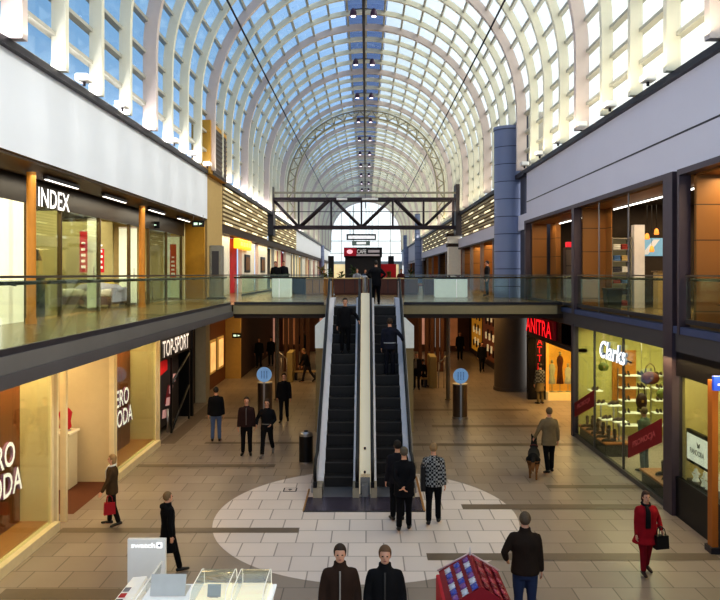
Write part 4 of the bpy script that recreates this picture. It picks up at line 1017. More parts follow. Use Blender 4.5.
# shoes
def shoe_proto(name, label, col, kind, loc, rot, group=None):
    t = thing(name, label, 'shoe', loc, rot, group); W = ROOTM[t.name_full]
    m = M('leather_%d_%d_%d' % col, col, rough=.4, noise=.15); so = M('sole_dark', (40, 28, 22), rough=.7)
    q = MB(); q.limb([(0, -.1, .018), (0, .0, .018), (0, .13, .016)], [(.036, .016), (.036, .016), (.038, .014)], 10); q.xf(W); q.build('sole', so, t)
    q = MB()
    if kind == 'boot':
        q.limb([(0, -.07, .34), (0, -.075, .2), (0, -.07, .08)], [.055, .05, .042], 10); q.limb([(0, -.08, .06), (0, .03, .06), (0, .12, .04)], [.042, .042, .03], 10)
    elif kind == 'heel':
        q.limb([(0, -.09, .10), (0, .0, .06), (0, .12, .035)], [(.034, .03), (.034, .024), (.034, .02)], 10); q.tube([(0, -.1, .0), (0, -.095, .09)], [.008, .022], 8)
    else:
        q.limb([(0, -.09, .06), (0, -.02, .07), (0, .06, .05), (0, .13, .035)], [(.036, .045), (.04, .045), (.042, .032), (.034, .02)], 10)
    q.xf(W); q.build('upper', m, t)
    return t
protos = {}
cols = {'shoe': (64, 40, 28), 'heel': (40, 22, 22), 'boot': (52, 36, 28)}
def put_shoes(kind, spots, where, group):
    # spots: list of (x, y, z, rot)
    for i, (x, y, z, r) in enumerate(spots):
        lab = where(i)
        if kind not in protos:
            protos[kind] = shoe_proto({'shoe': 'low_shoe', 'heel': 'heeled_shoe', 'boot': 'ankle_boot'}[kind], lab, cols[kind], kind, (x, y, z), r, group)
        else: dup(protos[kind], (x, y, z), r, lab, group)
for u, (xc, w) in enumerate(((9.05, .95), (10.1, .8))):
    t = thing('wall_shelf_rack', 'white glowing shoe shelves on the yellow wall, %s rack' % ('left' if u == 0 else 'right'), 'shelves', (xc, 25.7, .3))
    for sx in (-1, 1):
        q = MB(); q.box(xc + sx * w / 2 - .012, xc + sx * w / 2 + .012, 25.84, 25.9, .3, 2.3); q.build('upright', steel, t)
    for k in range(5):
        q = MB(); q.box(xc - w / 2, xc + w / 2, 25.5, 25.9, .38 + k * .42, .41 + k * .42); q.build('shelf', M('shelf_glow', (255, 250, 220), emit=.5), t)
    sp = []
    for k in range(5):
        for j in range(2):
            for e in (-.06, .06): sp.append((xc - w * .25 + j * w * .5 + e, 25.68, .412 + k * .42, PI + .35 * (j - .5)))
    kd = ('heel', 'shoe')[u]
    put_shoes(kd, sp, lambda i, u=u, kd=kd: '%s dark %s on %s %s shelf from below' % (('left pair, left', 'left pair, right', 'right pair, left', 'right pair, right')[i % 4], 'heeled shoe' if kd == 'heel' else 'low shoe', ('left rack', 'right rack')[u], ORD[i // 4]), 'dark shoes on the white wall shelves')
# stepped stands on the platform
stands = ((7.68, 23.05, .62), (7.72, 23.7, 1.0), (7.7, 24.3, .45), (7.68, 24.85, .85), (7.66, 25.4, 1.2))
for i, (x, y, h) in enumerate(stands):
    t = thing('shoe_stand', '%s slim shoe display stand on the far platform, from the camera' % ORD[i], 'stand', (x, y, .43))
    q = MB(); q.box(x - .2, x + .2, y - .22, y + .22, .43 + h - .03, .43 + h); q.build('top', M('shelf_glow'), t)
    q = MB(); q.tube([(x, y, .43), (x, y, .43 + h)], .03, 8); q.build('post', steel, t)
    q = MB(); q.box(x - .12, x + .12, y - .12, y + .12, .43, .45); q.build('foot', steel, t)
put_shoes('shoe', [(x + e, y, .432 + h, PI * .6 + .2 * i) for i, (x, y, h) in enumerate(stands) for e in (-.07, .07)], lambda i: '%s low brown shoe on the %s slim display stand from the camera' % (('left', 'right')[i % 2], ORD[i // 2]), 'shoes on the slim display stands')
put_shoes('boot', [(7.27 + .19 * (i % 2), 23.0 + .55 * (i // 2), .432, PI * .55) for i in range(10)], lambda i: 'brown ankle boot on the far platform, %s pair from camera, %s one' % (ORD[i // 2], ('outer', 'inner')[i % 2]), 'ankle boots on the far platform')
put_shoes('boot', [(7.42 + .18 * (i % 2), 18.3 + .42 * (i // 2), .432, PI * .55) for i in range(6)], lambda i: 'brown ankle boot on the small platform, %s pair from camera, %s one' % (ORD[i // 2], ('outer', 'inner')[i % 2]), 'ankle boots on the small platform')
# hanging handbags in the shop window
def hang_bag(x, y, z, w, h, d, c, label):
    t = thing('leather_handbag', label, 'bag', (x, y, z)); m = M('leather_%d_%d_%d' % c, c, rough=.4, noise=.15)
    q = MB(); q.ell((x, y, z + h / 2), (w / 2, d / 2, h / 2), 16, 10, 0, lambda v: Vector((v.x, v.y, max(v.z, z + .02)))); q.build('bag_body', m, t)
    q = MB(); q.tube([(x - w * .3, y, z + h * .8), (x - w * .2, y, z + h * 1.4), (x, y, z + h * 1.6), (x + w * .2, y, z + h * 1.4), (x + w * .3, y, z + h * .8)], .014, 6); q.build('handle', m, t)
    q = MB(); q.box(x - .03, x + .03, y - d / 2 - .01, y - d / 2 + .02, z + h * .45, z + h * .6); q.build('clasp', M('brass', (200, 160, 80), metal=.8, rough=.3), t)
for i, (x, y, z, w, h, c, lab) in enumerate(((7.5, 24.0, 2.42, .34, .30, (110, 120, 50), 'olive green handbag hanging near the top left of shoe window'), (8.45, 22.6, 2.2, .56, .4, (96, 42, 24), 'large brown leather handbag hanging at upper right of shoe window'), (8.12, 22.4, 1.5, .34, .5, (60, 34, 24), 'dark brown soft bag hanging in the middle of shoe window'), (8.42, 21.6, 1.95, .34, .3, (120, 130, 60), 'small green handbag hanging low near the dark pier'))):
    hang_bag(x, y, z, w, h, .2, c, lab)
    b = MB(); b.tube([(x, y, z + h * 1.6), (x, y, 3.75)], .006, 4); tag(b.build('hanging_wire', steel), 'thin wire holding up the %s' % lab.split(' hanging')[0], 'wire')

# nearest right shop
b = MB(); b.box(RX - .01, RX + .01, 6, 17.2, .9, 3.74, 0); struct('window_6', b, [pane])
b = MB(); b.box(RX - .05, RX + .05, 6, 17.3, 0, .9, 0); b.box(RX - .04, RX + .04, 6, 17.3, 3.2, 3.74, 0); struct('wall_right_near', b, [black])
b = MB(); b.box(7.9, 7.95, 8, 17.15, .9, 3.0, 0); struct('wall_right_near_back', b, [M('panel_cream_lit', (226, 204, 140), emit=.18, noise=.08)])
t = thing('timber_post', 'slim orange timber post at the right edge of the photo by nearest right shop', 'post', (6.87, 15.0, 0))
q = MB(); q.box(6.81, 6.93, 14.95, 15.15, 0, 3.4); q.build('shaft', M('post_amber', (176, 104, 40), rough=.5), t)
q = MB(); q.box(6.77, 6.97, 14.9, 15.2, 0, .12); q.build('base_plate', darkst, t)
t = thing('framed_screen', 'white framed screen with faint grey lettering in nearest right shop window', 'screen', (7.2, 16.6, 1.3))
q = MB(); q.bbox(7.18, 7.28, 15.85, 17.05, 1.32, 2.05, .02); q.build('frame', black, t)
q = MB(); q.box(7.165, 7.18, 15.93, 16.97, 1.4, 1.97); q.build('screen', M('screen_white', (226, 222, 216), emit=.8, noise=.03), t)
q = MB(); letters(q, 'PANDORA', (7.165, 16.8, 1.56), (0, -1, 0), (0, 0, 1), (-1, 0, 0), .7, .12, .004)
q.prism([(16.33, 1.74), (16.43, 1.74), (16.46, 1.86), (16.38, 1.8), (16.30, 1.86)], 'x', 7.16, 7.165); q.build('lettering', [M('print_grey', (150, 146, 144)), M('print_grey')], t)
t = thing('display_table', 'black display table behind the nearest right shop glass', 'table', (7.45, 15.9, 0))
q = MB(); q.bbox(7.17, 7.85, 13.5, 17.0, .88, .95, .015); q.build('top', black, t)
q = MB(); q.box(7.2, 7.8, 13.6, 16.9, 0, .88); q.build('base', M('header_black'), t)
for i in range(9):
    x, y = 7.25 + .2 * (i % 3), 16.7 - .32 * (i // 3) - .1 * (i % 2); h = .22 + .06 * (i % 3)
    t = thing('jewellery_stand', 'white jewellery bust on the black table in nearest right shop, %s from the dark pier' % ORD[i], 'stand', (x, y, .95), 0, 'white jewellery stands in the right-hand window')
    q = MB(); q.lathe((x, y, .95), [(.08, 0), (.07, .03), (.05, h * .4), (.09, h * .75), (.04, h), (.03, h + .05)], 12); q.build('bust', M('jewel_white', (236, 232, 226), emit=.25), t)
    q = MB(); q.tube([Vector((x + .075 * math.cos(a), y + .075 * math.sin(a), .95 + h * .72 - .03 * math.cos(a))) for a in [2 * PI * k / 10 for k in range(11)]], .008, 5, caps=False); q.build('necklace', M('brass', (200, 160, 80), metal=.8, rough=.3), t)
t = thing('projecting_sign', 'small blue projecting sign with white mark at the right edge', 'sign', (6.75, 14.6, 3.2))
q = MB(); q.bbox(6.66, 7.0, 14.56, 14.64, 3.26, 3.54, .01); q.build('plate', M('sign_blue', (34, 74, 190), emit=.5), t)
q = MB(); q.box(6.74, 6.9, 14.55, 14.56, 3.36, 3.40); q.box(6.80, 6.84, 14.55, 14.56, 3.30, 3.48); q.build('mark', whit, t)
q = MB(); q.tube([(7.0, 14.6, 3.4), (7.1, 14.6, 3.4)], .02, 6); q.build('bracket', darkst, t)

# big round columns on the right
colb = brickmat('column_blue_panels', (140, 150, 182), (130, 140, 174), (70, 76, 100), 9.0, .82, .02, plane='xz', rough=.4, noise=.06)
b = MB(); b.cyl((6.87, 36.2), .76, UP, 12.4, 40); b.cyl((6.87, 36.2), .80, 12.3, 12.45, 40); struct('wall_right_round_column', b, [colb])
b = MB(); b.cyl((6.87, 36.2), .76, 0, UP - .02, 40); b.cyl((6.87, 36.2), .8, 0, .15, 40); struct('wall_right_round_column_lower', b, [M('column_unlit', (104, 92, 82), rough=.5)])  # dark brown carries the lack of light on the lower shaft
b = MB(); b.box(RX + .05, RX + 1.2, 34.2, 35.2, UP, 12.8, 0); struct('wall_right_shaft', b, [M('shaft_grey', (70, 72, 88), rough=.6)])
b = MB()
for x, y, r, z1 in ((7.0, 98, .72, 13.2), (7.0, 128, .72, 12), (-7.0, 120, .4, 10)): b.cyl((x, y), r, UP, z1, 28)
struct('wall_far_round_columns', b, [colb])
b = MB(); b.box(6.35, 7.3, 58.5, 59.4, UP, 8.4, 0); b.box(6.25, 7.4, 58.4, 59.5, 7.6, 7.85, 1); b.box(6.2, 7.4, 58.4, 59.5, 8.4, 8.6, 1); struct('wall_right_white_pier', b, [M('pier_white'), dkbrown])
# ------------------------------------------------------------------ vaulted glass roof
R0 = 7.1; ZS = 12.6; ZB = 10.1
def vault(R, n=40, zb=ZB, leg=3):
    p = [(-R, zb + (ZS - zb) * k / leg) for k in range(leg)]
    p += [(-R * math.cos(PI * k / n), ZS + R * math.sin(PI * k / n)) for k in range(n + 1)]
    p += [(R, ZS - (ZS - zb) * (k + 1) / leg) for k in range(leg)]
    return p
VY0, VY1 = 3.0, 150.0
outer = vault(7.3)
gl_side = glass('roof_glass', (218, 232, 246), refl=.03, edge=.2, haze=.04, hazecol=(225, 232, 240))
gl_right = glass('roof_glass_sun_glare', (238, 242, 240), refl=.03, edge=.2, haze=.30, hazecol=(255, 250, 226))  # haze and cream tint paint sun glare into the right panes
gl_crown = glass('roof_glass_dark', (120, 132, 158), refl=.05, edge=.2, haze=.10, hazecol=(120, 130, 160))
b = MB()
n = len(outer)
for i in range(n - 1):
    (xa, za), (xb, zb_) = outer[i], outer[i + 1]
    xm = (xa + xb) / 2; zm = (za + zb_) / 2
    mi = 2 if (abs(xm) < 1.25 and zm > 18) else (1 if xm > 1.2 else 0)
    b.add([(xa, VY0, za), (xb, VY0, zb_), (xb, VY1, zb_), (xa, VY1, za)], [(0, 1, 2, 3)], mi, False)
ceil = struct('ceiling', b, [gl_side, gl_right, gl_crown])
ribc = M('rib_cream', (232, 227, 208), rough=.5, noise=.04); ribp = M('rib_pinkish', (214, 198, 192), rough=.5, noise=.04)
def rib_mesh(ro, ri, w):
    o, i_ = vault(ro), vault(ri); n = len(o); q = MB()
    i2 = []
    for x, z in i_:          # ribs get deeper towards their feet
        t_ = 1.0 if z <= ZS else max(0.0, abs(x) / ri) ** 3
        i2.append((x * (1 - .012 * t_), z))
    i_ = i2
    vs = [(x, -w / 2, z) for x, z in o] + [(x, -w / 2, z) for x, z in i_] + [(x, w / 2, z) for x, z in o] + [(x, w / 2, z) for x, z in i_]
    fs = []
    for k in range(n - 1):
        A, B, C, D = k, n + k, 2 * n + k, 3 * n + k
        fs += [(A, A + 1, B + 1, B), (C, D, D + 1, C + 1), (B, B + 1, D + 1, D), (A, C, C + 1, A + 1)]
    q.add(vs, fs); return q
protos_r = {}
for k in range(-4, 57):
    Y = 14.93 + 2.36 * k
    kind = 'p' if k % 4 == 0 else 'c'
    if kind not in protos_r:
        q = rib_mesh(7.12, 6.78 if kind == 'p' else 6.88, .24 if kind == 'p' else .20)
        o = q.build('rib', ribp if kind == 'p' else ribc, ceil); o.location = (0, Y, 0); protos_r[kind] = o
    else:
        o = protos_r[kind].copy(); COL.objects.link(o); o.location = (0, Y, 0); o.parent = ceil
    o['kind'] = 'structure'
bars = vault(7.12, 22, leg=3)
q = MB()
for i in range(len(bars)):
    x, z = bars[i]
    a = math.atan2(z - ZS, x) if z >= ZS else (0 if x > 0 else PI)
    M4 = Matrix.Translation((x, (VY0 + VY1) / 2, z)) @ Matrix.Rotation(-a, 4, 'Y')
    q.obox(M4, .10, (VY1 - VY0) / 2, .05)
o = q.build('glazing_bar', M('bar_grey', (176, 174, 164), rough=.4), ceil); o['kind'] = 'structure'
# end gable glazing
b = MB(); prof = vault(7.2); 
b.add([(x, 150.1, z) for x, z in prof] + [(7.2, 150.1, UP), (-7.2, 150.1, UP)], [list(range(len(prof) + 2))], 0)
struct('window_7', b, [glass('gable_glass', (246, 250, 252), refl=.02, edge=.1, haze=.25)])
b = MB()
for x in (-4.8, -2.4, 0, 2.4, 4.8): b.box(x - .06, x + .06, 149.9, 150.0, UP, ZS + math.sqrt(max(0, 7.1 ** 2 - x * x)))
for z in (7.2, 9.6, 12, 14.4): b.box(-7.1, 7.1, 149.9, 150.0, z - .07, z + .07)
struct('trim_12', b, [M('bar_grey')])
b = MB(); b.box(-7.2, 7.2, 149.5, 149.8, UP, 8.0, 0); b.box(-6.4, -2.6, 149.4, 149.5, UP + .3, 7.4, 1); b.box(2.6, 6.4, 149.4, 149.5, UP + .3, 7.4, 1); struct('wall_far', b, [M('far_wall_blue', (176, 192, 206), rough=.5), M('bay_cream')])
# small side walls above the fascia (behind the ribs' feet) are glass already; lattice arch
t = thing('lattice_arch', 'open lattice steel arch under the glass roof beyond the first bays', 'arch', (0, 63.5, 10.1))
for nm, rr_ in (('outer_chord', 6.55), ('inner_chord', 5.95)):
    q = MB(); q.tube([(x, 63.5, z) for x, z in vault(rr_, 40)], .07, 6); q.build(nm, M('lattice_sand', (170, 160, 134), rough=.5), t)
q = MB(); A = vault(6.55, 40); B = vault(5.95, 40)
for k in range(len(A) - 1):
    p, r = (A[k], B[k + 1]) if k % 2 == 0 else (B[k], A[k + 1])
    q.tube([(p[0], 63.5, p[1]), (r[0], 63.5, r[1])], .05, 5)
q.build('lacing', M('lattice_sand'), t)
# crown light track, spotlights, side rails
t = thing('ceiling_light_track', 'long dark light track hanging along the crown of the glass roof', 'track', (-.12, 60, 18.4))
q = MB(); q.box(-.19, -.05, 18, 148, 18.35, 18.5); q.build('track_beam', darkst, t)
q = MB()
for Y in range(24, 148, 9): q.tube([(-.12, Y, 18.5), (-.12, Y, 19.3)], .02, 5)
q.build('hanger', darkst, t)
for Yc, w in ((90, .8), (112, .9)):
    q = MB(); q.box(-.12 - w, -.12 + w, Yc - .1, Yc + .1, 18.2, 18.34); q.build('cross_arm', M('arm_white', (220, 216, 214)), t)
lamp_dark = M('lamp_plum', (84, 62, 84), rough=.4)
sp = None
for i in range(10):
    for sd in (-1, 1):
        Y = 37 + 8.6 * i; x = -.12 + sd * .5
        lab = 'small round spotlight on the crown track, %s pair from the camera, %s one' % (ORD[i], 'left' if sd < 0 else 'right')
        if sp is None:
            sp = thing('spotlight', lab, 'light', (x, Y, 18.1), 0, 'spotlights on the crown track')
            q = MB(); q.lathe((x, Y, 18.05), [(.15, 0), (.18, .06), (.15, .24), (.08, .36)], 14); q.build('lamp_housing', lamp_dark, sp)
            q = MB(); q.lathe((x, Y, 18.03), [(.12, 0), (.12, .03)], 14); q.build('lens', M('lens_glow', (255, 236, 250), emit=3), sp)
            q = MB(); q.tube([(x, Y, 18.38), (x + .5, Y, 18.42)], .025, 5); q.build('arm', darkst, sp)
        else:
            dup(sp, (x, Y, 18.1), PI if sd > 0 else 0, lab)
for i, sd in enumerate((-1, 1)):
    b = MB(); b.tube([(sd * 5.5, 16, 16.35), (sd * 5.5, 148, 16.35)], .045, 6); 
    tag(b.build('cable_rail', darkst), 'thin dark cable running lengthwise under the %s side of the roof' % ('left' if sd < 0 else 'right'), 'cable')
# uplights on the fascia ledges
up = None
for sd in (-1, 1):
    for i in range(6):
        Y = 18.6 + 2.9 * i; x = sd * 6.9
        lab = 'small white uplight on the %s fascia ledge, %s from the camera' % ('left' if sd < 0 else 'right', ORD[i])
        if up is None:
            up = thing('ledge_uplight', lab, 'light', (x, Y, 10.1), 0, 'uplights on the fascia ledges')
            q = MB(); q.bbox(x - .16, x + .16, Y - .2, Y + .2, 10.2, 10.38, .04); q.build('lamp_housing', M('lamp_white', (240, 238, 236), rough=.4), up)
            q = MB(); q.tube([(x, Y, 10.1), (x, Y, 10.22)], .04, 8); q.build('bracket', darkst, up)
        else: dup(up, (x, Y, 10.1), 0, lab)

# ------------------------------------------------------------------ steel truss across the hall
TY = 56.8; zt, zb2 = 11.1, 9.0; dk = M('truss_dark', (62, 52, 58), rough=.5, metal=.2)
t = thing('steel_truss', 'dark steel truss footbridge girder spanning the hall below the roof', 'truss', (0, TY, 9.0))
for dy in (0, 1.0):
    q = MB(); q.box(-7.1, 7.0, TY + dy - .12, TY + dy + .12, zt - .11, zt + .11); q.build('top_chord', dk, t)
    q = MB(); q.box(-7.1, 7.0, TY + dy - .12, TY + dy + .12, zb2 - .12, zb2 + .12); q.build('bottom_chord', dk, t)
xs = [-6.9, -3.85, -2.6, -.05 + .0, 2.5, 4.0, 6.8]
nodes_b = (-4.0, 0.0, 4.0)
for xx in (-7.0, -5.03, -2.6, -.34, 2.0, 4.3, 6.5):
    q = MB(); q.box(xx - .07, xx + .07, TY - .07, TY + .07, zb2, zt); q.build('vertical', dk, t)
for xa, xb in ((-7.0, -5.03), (-2.75, -5.03), (-2.45, -.34), (1.85, -.34), (2.15, 4.3), (6.5, 4.3)):
    for dy in (0, 1.0):
        q = MB(); q.tube([(xa, TY + dy, zt), (xb, TY + dy, zb2)], .10, 4); q.build('diagonal', dk, t)
q = MB(); q.box(-7.1, 7.0, TY - .1, TY + .1, 11.5, 11.64); q.build('upper_rail', M('rail_sand', (150, 144, 128), rough=.5), t)
q = MB(); q.tube([(-7, TY + .5, 10.2), (7, TY + .5, 10.2)], .03, 5); q.build('rail', dk, t)
for x0, x1 in ((-2.2, -1.4), (-.3, .9)):
    q = MB(); q.box(x0, x1, TY - .35, TY - .14, zt - .1, zt + .06); q.build('lamp_panel', M('lamp_white'), t)
b = MB(); b.box(-7.5, -6.9, TY - .2, TY + 1.2, 8.4, 12.0); b.box(6.7, 7.5, TY - .2, TY + 1.2, 8.4, 12.2); struct('trim_13', b, [frame_m])

# ------------------------------------------------------------------ balustrades
rails = M('handrail_steel', (120, 112, 100), rough=.3, metal=.8); raild = M('handrail_dark', (72, 66, 56), rough=.35, metal=.5)
def balustrade(label, p0, p1, step, z0=UP, z1=UP + 1.06, rail2=True, cap=rails):
    p0 = Vector(p0); p1 = Vector(p1); d = p1 - p0; L = d.length; u = d.normalized(); nrm = Vector((-u.y, u.x))
    t = thing('glass_balustrade', label, 'balustrade', ((p0.x + p1.x) / 2, (p0.y + p1.y) / 2, z0))
    n_ = max(1, round(L / step))
    for k in range(n_):
        a = p0 + u * (L * k / n_ + .015); c = p0 + u * (L * (k + 1) / n_ - .015); m = (a + c) / 2
        M4 = Matrix.Translation((m.x, m.y, (z0 + z1) / 2 - .01)) @ Matrix.Rotation(math.atan2(u.y, u.x), 4, 'Z')
        q = MB(); q.obox(M4, (c - a).length / 2, .008, (z1 - z0) / 2 - .03); q.build('glass_panel', paneg, t)
    M4 = Matrix.Translation(((p0.x + p1.x) / 2, (p0.y + p1.y) / 2, z1)) @ Matrix.Rotation(math.atan2(u.y, u.x), 4, 'Z')
    q = MB(); q.obox(M4, L / 2, .025, .018); q.build('top_rail', cap, t)
    if rail2:
        o = nrm * rail2
        q = MB(); q.tube([(p0.x + o.x, p0.y + o.y, z1 - .09), (p1.x + o.x, p1.y + o.y, z1 - .09)], .028, 8); q.build('handrail', raild, t)
        q = MB()
        for k in range(n_):
            c = p0 + u * (L * (k + .5) / n_); q.tube([(c.x, c.y, z1 - .12), (c.x + o.x, c.y + o.y, z1 - .1)], .012, 5)
        q.build('bracket', raild, t)
    M4 = Matrix.Translation(((p0.x + p1.x) / 2, (p0.y + p1.y) / 2, z0 + .05)) @ Matrix.Rotation(math.atan2(u.y, u.x), 4, 'Z')
    q = MB(); q.obox(M4, L / 2, .03, .05); q.build('base_channel', darkst, t)
    return t
balustrade('long glass balustrade of the left gallery with double rail', (-4.82, 5), (-4.82, 26.9), 2.3, rail2=.12)
balustrade('glass balustrade on the slab edge left of the escalators', (-4.7, 27.12), (-1.5, 27.12), 1.6, rail2=-.08)
balustrade('glass balustrade on the slab edge right of the escalators', (1.35, 27.12), (RX - .1, 27.12), 1.9, rail2=-.08)
balustrade('glass balustrade in the nearest upper right bay', (RX - .02, 5), (RX - .02, 16.8), 2.9, rail2=-.1)
balustrade('glass balustrade in the middle upper right bay', (RX - .02, 17.85), (RX - .02, 25.4), 2.5, rail2=-.1)
balustrade('glass balustrade in the far upper right bay', (RX - .02, 25.8), (RX - .02, 33.1), 2.4, rail2=-.1)
balustrade('greenish glass balustrade around the far left gallery opening', (-6.2, 38), (-6.2, 52), 2.4, rail2=.08)

# ------------------------------------------------------------------ escalators
YB, YT = 19.6, 26.02; SL = UP / (YT - YB)
def zinc(Y): return max(0.0, min(UP, (Y - YB) * SL))
silver = M('escalator_silver', (236, 230, 232), rough=.4, metal=.0, noise=.05)
rubber = M('handrail_rubber', (20, 18, 20), rough=.4); stepm = M('step_dark', (44, 38, 35), rough=.55, noise=.2); stepn = M('step_nose', (70, 63, 58), rough=.5)
clad = M('escalator_cladding', (120, 112, 104), rough=.45, metal=.2); whitep = M('cladding_white', (226, 230, 228), rough=.5, emit=.18)  # white housing panels glow to paint in light falling on them; no lamp
def along(h0, h1, y0=18.75, y1=27.3):
    ys = [y0, YB, YT, y1]
    return [(y, zinc(y) + h1) for y in ys] + [(y, zinc(y) + h0) for y in reversed(ys)]
def escalator(label, xs0, xs1, dl, dr, outer):
    # xs0..xs1 steps; dl / dr deck widths left and right; outer: side with cladding (-1 / +1)
    t = thing('escalator', label, 'escalator', ((xs0 + xs1) / 2, 18.6, 0))
    nst = 16
    for k in range(nst):
        ya = YB + (YT - YB) * k / nst; yb = YB + (YT - YB) * (k + 1) / nst; z = UP * (k + 1) / nst
        q = MB(); q.box(xs0, xs1, ya, yb, z - UP / nst - .05, z - .02, 0); q.box(xs0, xs1, ya - .008, ya + .05, z - .035, z - .012, 1)
        for s_ in range(6):
            xx = xs0 + (xs1 - xs0) * (s_ + .5) / 6; q.box(xx - .03, xx + .03, ya - .004, yb, z - UP / nst, z - .016, 0)
        q.build('step', [stepm, stepn], t)
    for c_ in ((18.72, YB, .0, .012), (YT, 27.3, UP, UP + .012)):
        q = MB(); q.box(xs0, xs1, *c_); q.build('comb_plate', M('comb_steel', (150, 146, 148), rough=.35, metal=.6), t)
    for sd, xe, dw in ((-1, xs0, dl), (1, xs1, dr)):
        xo = xe + sd * dw
        q = MB(); q.prism(along(-.1, .26), 'x', xe, xo); q.prism([(18.75, 0), (19.2, 0), (19.2, .26), (18.85, .26)], 'x', xe, xo)
        q.build('skirt_deck', silver, t)
        xr = xo + sd * .02
        q = MB(); q.prism(along(.2, .86, 18.9, 27.1), 'x', xr - .02, xr + .02); q.build('balustrade_panel', M('balustrade_light', (190, 190, 198), rough=.3, metal=.3), t)
        pth = [(xr, 18.95, .30), (xr, 18.72, .36), (xr, 18.58, .55), (xr, 18.62, .78), (xr, 18.85, .92), (xr, YB, .93)]
        pth += [(xr, YT, UP + .93), (xr, 27.05, UP + .92), (xr, 27.25, UP + .78), (xr, 27.28, UP + .5), (xr, 27.1, UP + .32)]
        q = MB(); q.tube(pth, [(.042, .03)] * len(pth), 8, up=(1, 0, 0)); q.build('handrail', rubber, t)
        q = MB(); q.prism([(18.62, 0), (19.1, 0), (19.1, .3), (18.66, .26)], 'x', min(xe - .0, xr + sd * .05), max(xe, xr + sd * .05)); q.build('newel_base', M('newel_beige', (168, 154, 132), rough=.4, metal=.3), t)
        q = MB(); q.bbox(min(xr - .045, xr + .045), xr + .045, 18.6, 18.72, .26, .4, .01); q.build('rail_inlet', rubber, t)
        if sd == outer:
            xw = xr + sd * .1
            q = MB(); q.prism(along(.1, .28), 'x', xr, xw); q.build('outer_deck', M('outer_deck_grey', (160, 156, 156), rough=.35, metal=.4), t)
            q = MB(); q.prism([(19.2, 0), (YB, .15), (YT, UP + .15), (27.0, UP - .05), (27.0, 3.4), (25.4, 2.9), (21.2, 0)], 'x', xw - sd * .02, xw); q.build('side_cladding', clad, t)
            xa = xw + sd * .40
            zt_, zm_, zl_ = 3.98, 3.72, 2.95
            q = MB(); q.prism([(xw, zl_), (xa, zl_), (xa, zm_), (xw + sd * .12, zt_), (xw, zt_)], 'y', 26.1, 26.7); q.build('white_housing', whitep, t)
            q = MB(); q.box(xw, xa, 26.4, 26.9, 0, zl_ ); q.build('support_pier', M('pier_beige', (160, 140, 100), rough=.6), t)
    q = MB(); q.prism([(19.4, 0), (YB, -.0), (YT, UP - .3), (26.9, UP - .3), (26.9, 3.4), (25.6, 3.0), (21.4, 0)], 'x', xs0, xs1); q.build('truss_underside', clad, t)
    return t
escalator('left escalator of the pair, empty lower steps, rider in black halfway up', -1.08, -.33, .15, .09, -1)
escalator('right escalator of the pair, with a rider in navy and another at the top', .27, 1.0, .09, .13, 1)
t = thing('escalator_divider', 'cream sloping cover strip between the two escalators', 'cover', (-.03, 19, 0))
q = MB(); q.prism(along(-.1, .42, 19.0, 27.2), 'x', -.17, .12); q.build('cover_strip', M('cover_cream', (252, 236, 204), rough=.5, noise=.04, emit=.22), t)  # cover emission paints its brightness in; there is no lamp inside
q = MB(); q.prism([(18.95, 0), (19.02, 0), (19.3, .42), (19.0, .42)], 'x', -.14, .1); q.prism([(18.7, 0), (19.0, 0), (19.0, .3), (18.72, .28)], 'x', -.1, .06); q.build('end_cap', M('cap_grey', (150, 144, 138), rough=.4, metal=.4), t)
q = MB()
for y in (19.35, 20.2): q.lathe((-.03, y, zinc(y) + .43), [(.03, 0), (.03, .05), (.02, .06)], 10)
q.build('button', M('button_dark', (50, 40, 40)), t)
t = thing('barrier_bollard', 'small steel barrier at the head of the escalators between the handrails', 'barrier', (-.03, 27.6, UP))
q = MB(); q.cyl((-.03, 27.6), .1, UP, UP + .95, 16); q.build('post', steel, t)
q = MB(); q.lathe((-.03, 27.6, UP + .95), [(.16, 0), (.17, .03), (.12, .1)], 16); q.build('cap', steel, t)
# dark landing plate
b = MB(); b.box(-1.45, 1.36, 17.58, 18.7, .0, .014, 0); b.box(-1.45, 1.36, 17.55, 17.60, 0, .018, 1); b.box(-.04, -.02, 17.6, 18.7, .014, .017, 1); b.box(1.33, 1.38, 17.6, 20.6, 0, .018, 2); b.box(-1.47, -1.43, 17.6, 19.4, 0, .018, 2)
tag(b.build('landing_plate', [M('landing_dark', (92, 84, 100), rough=.25, metal=.5), M('landing_edge', (40, 34, 36)), M('landing_brass', (190, 140, 80), rough=.35, metal=.6)]), 'dark shiny metal landing plate at the foot of both escalators', 'plate')
b = MB(); b.box(-2.1, -1.76, 19.2, 19.5, .003, .012, 0); b.box(-2.07, -1.79, 19.23, 19.47, .012, .014, 1); b.cyl((-1.93, 19.35), .05, .013, .016, 12, 0)
tag(b.build('floor_hatch', [M('landing_edge'), tilew]), 'small square hatch frame set in pale floor left of escalators', 'hatch')

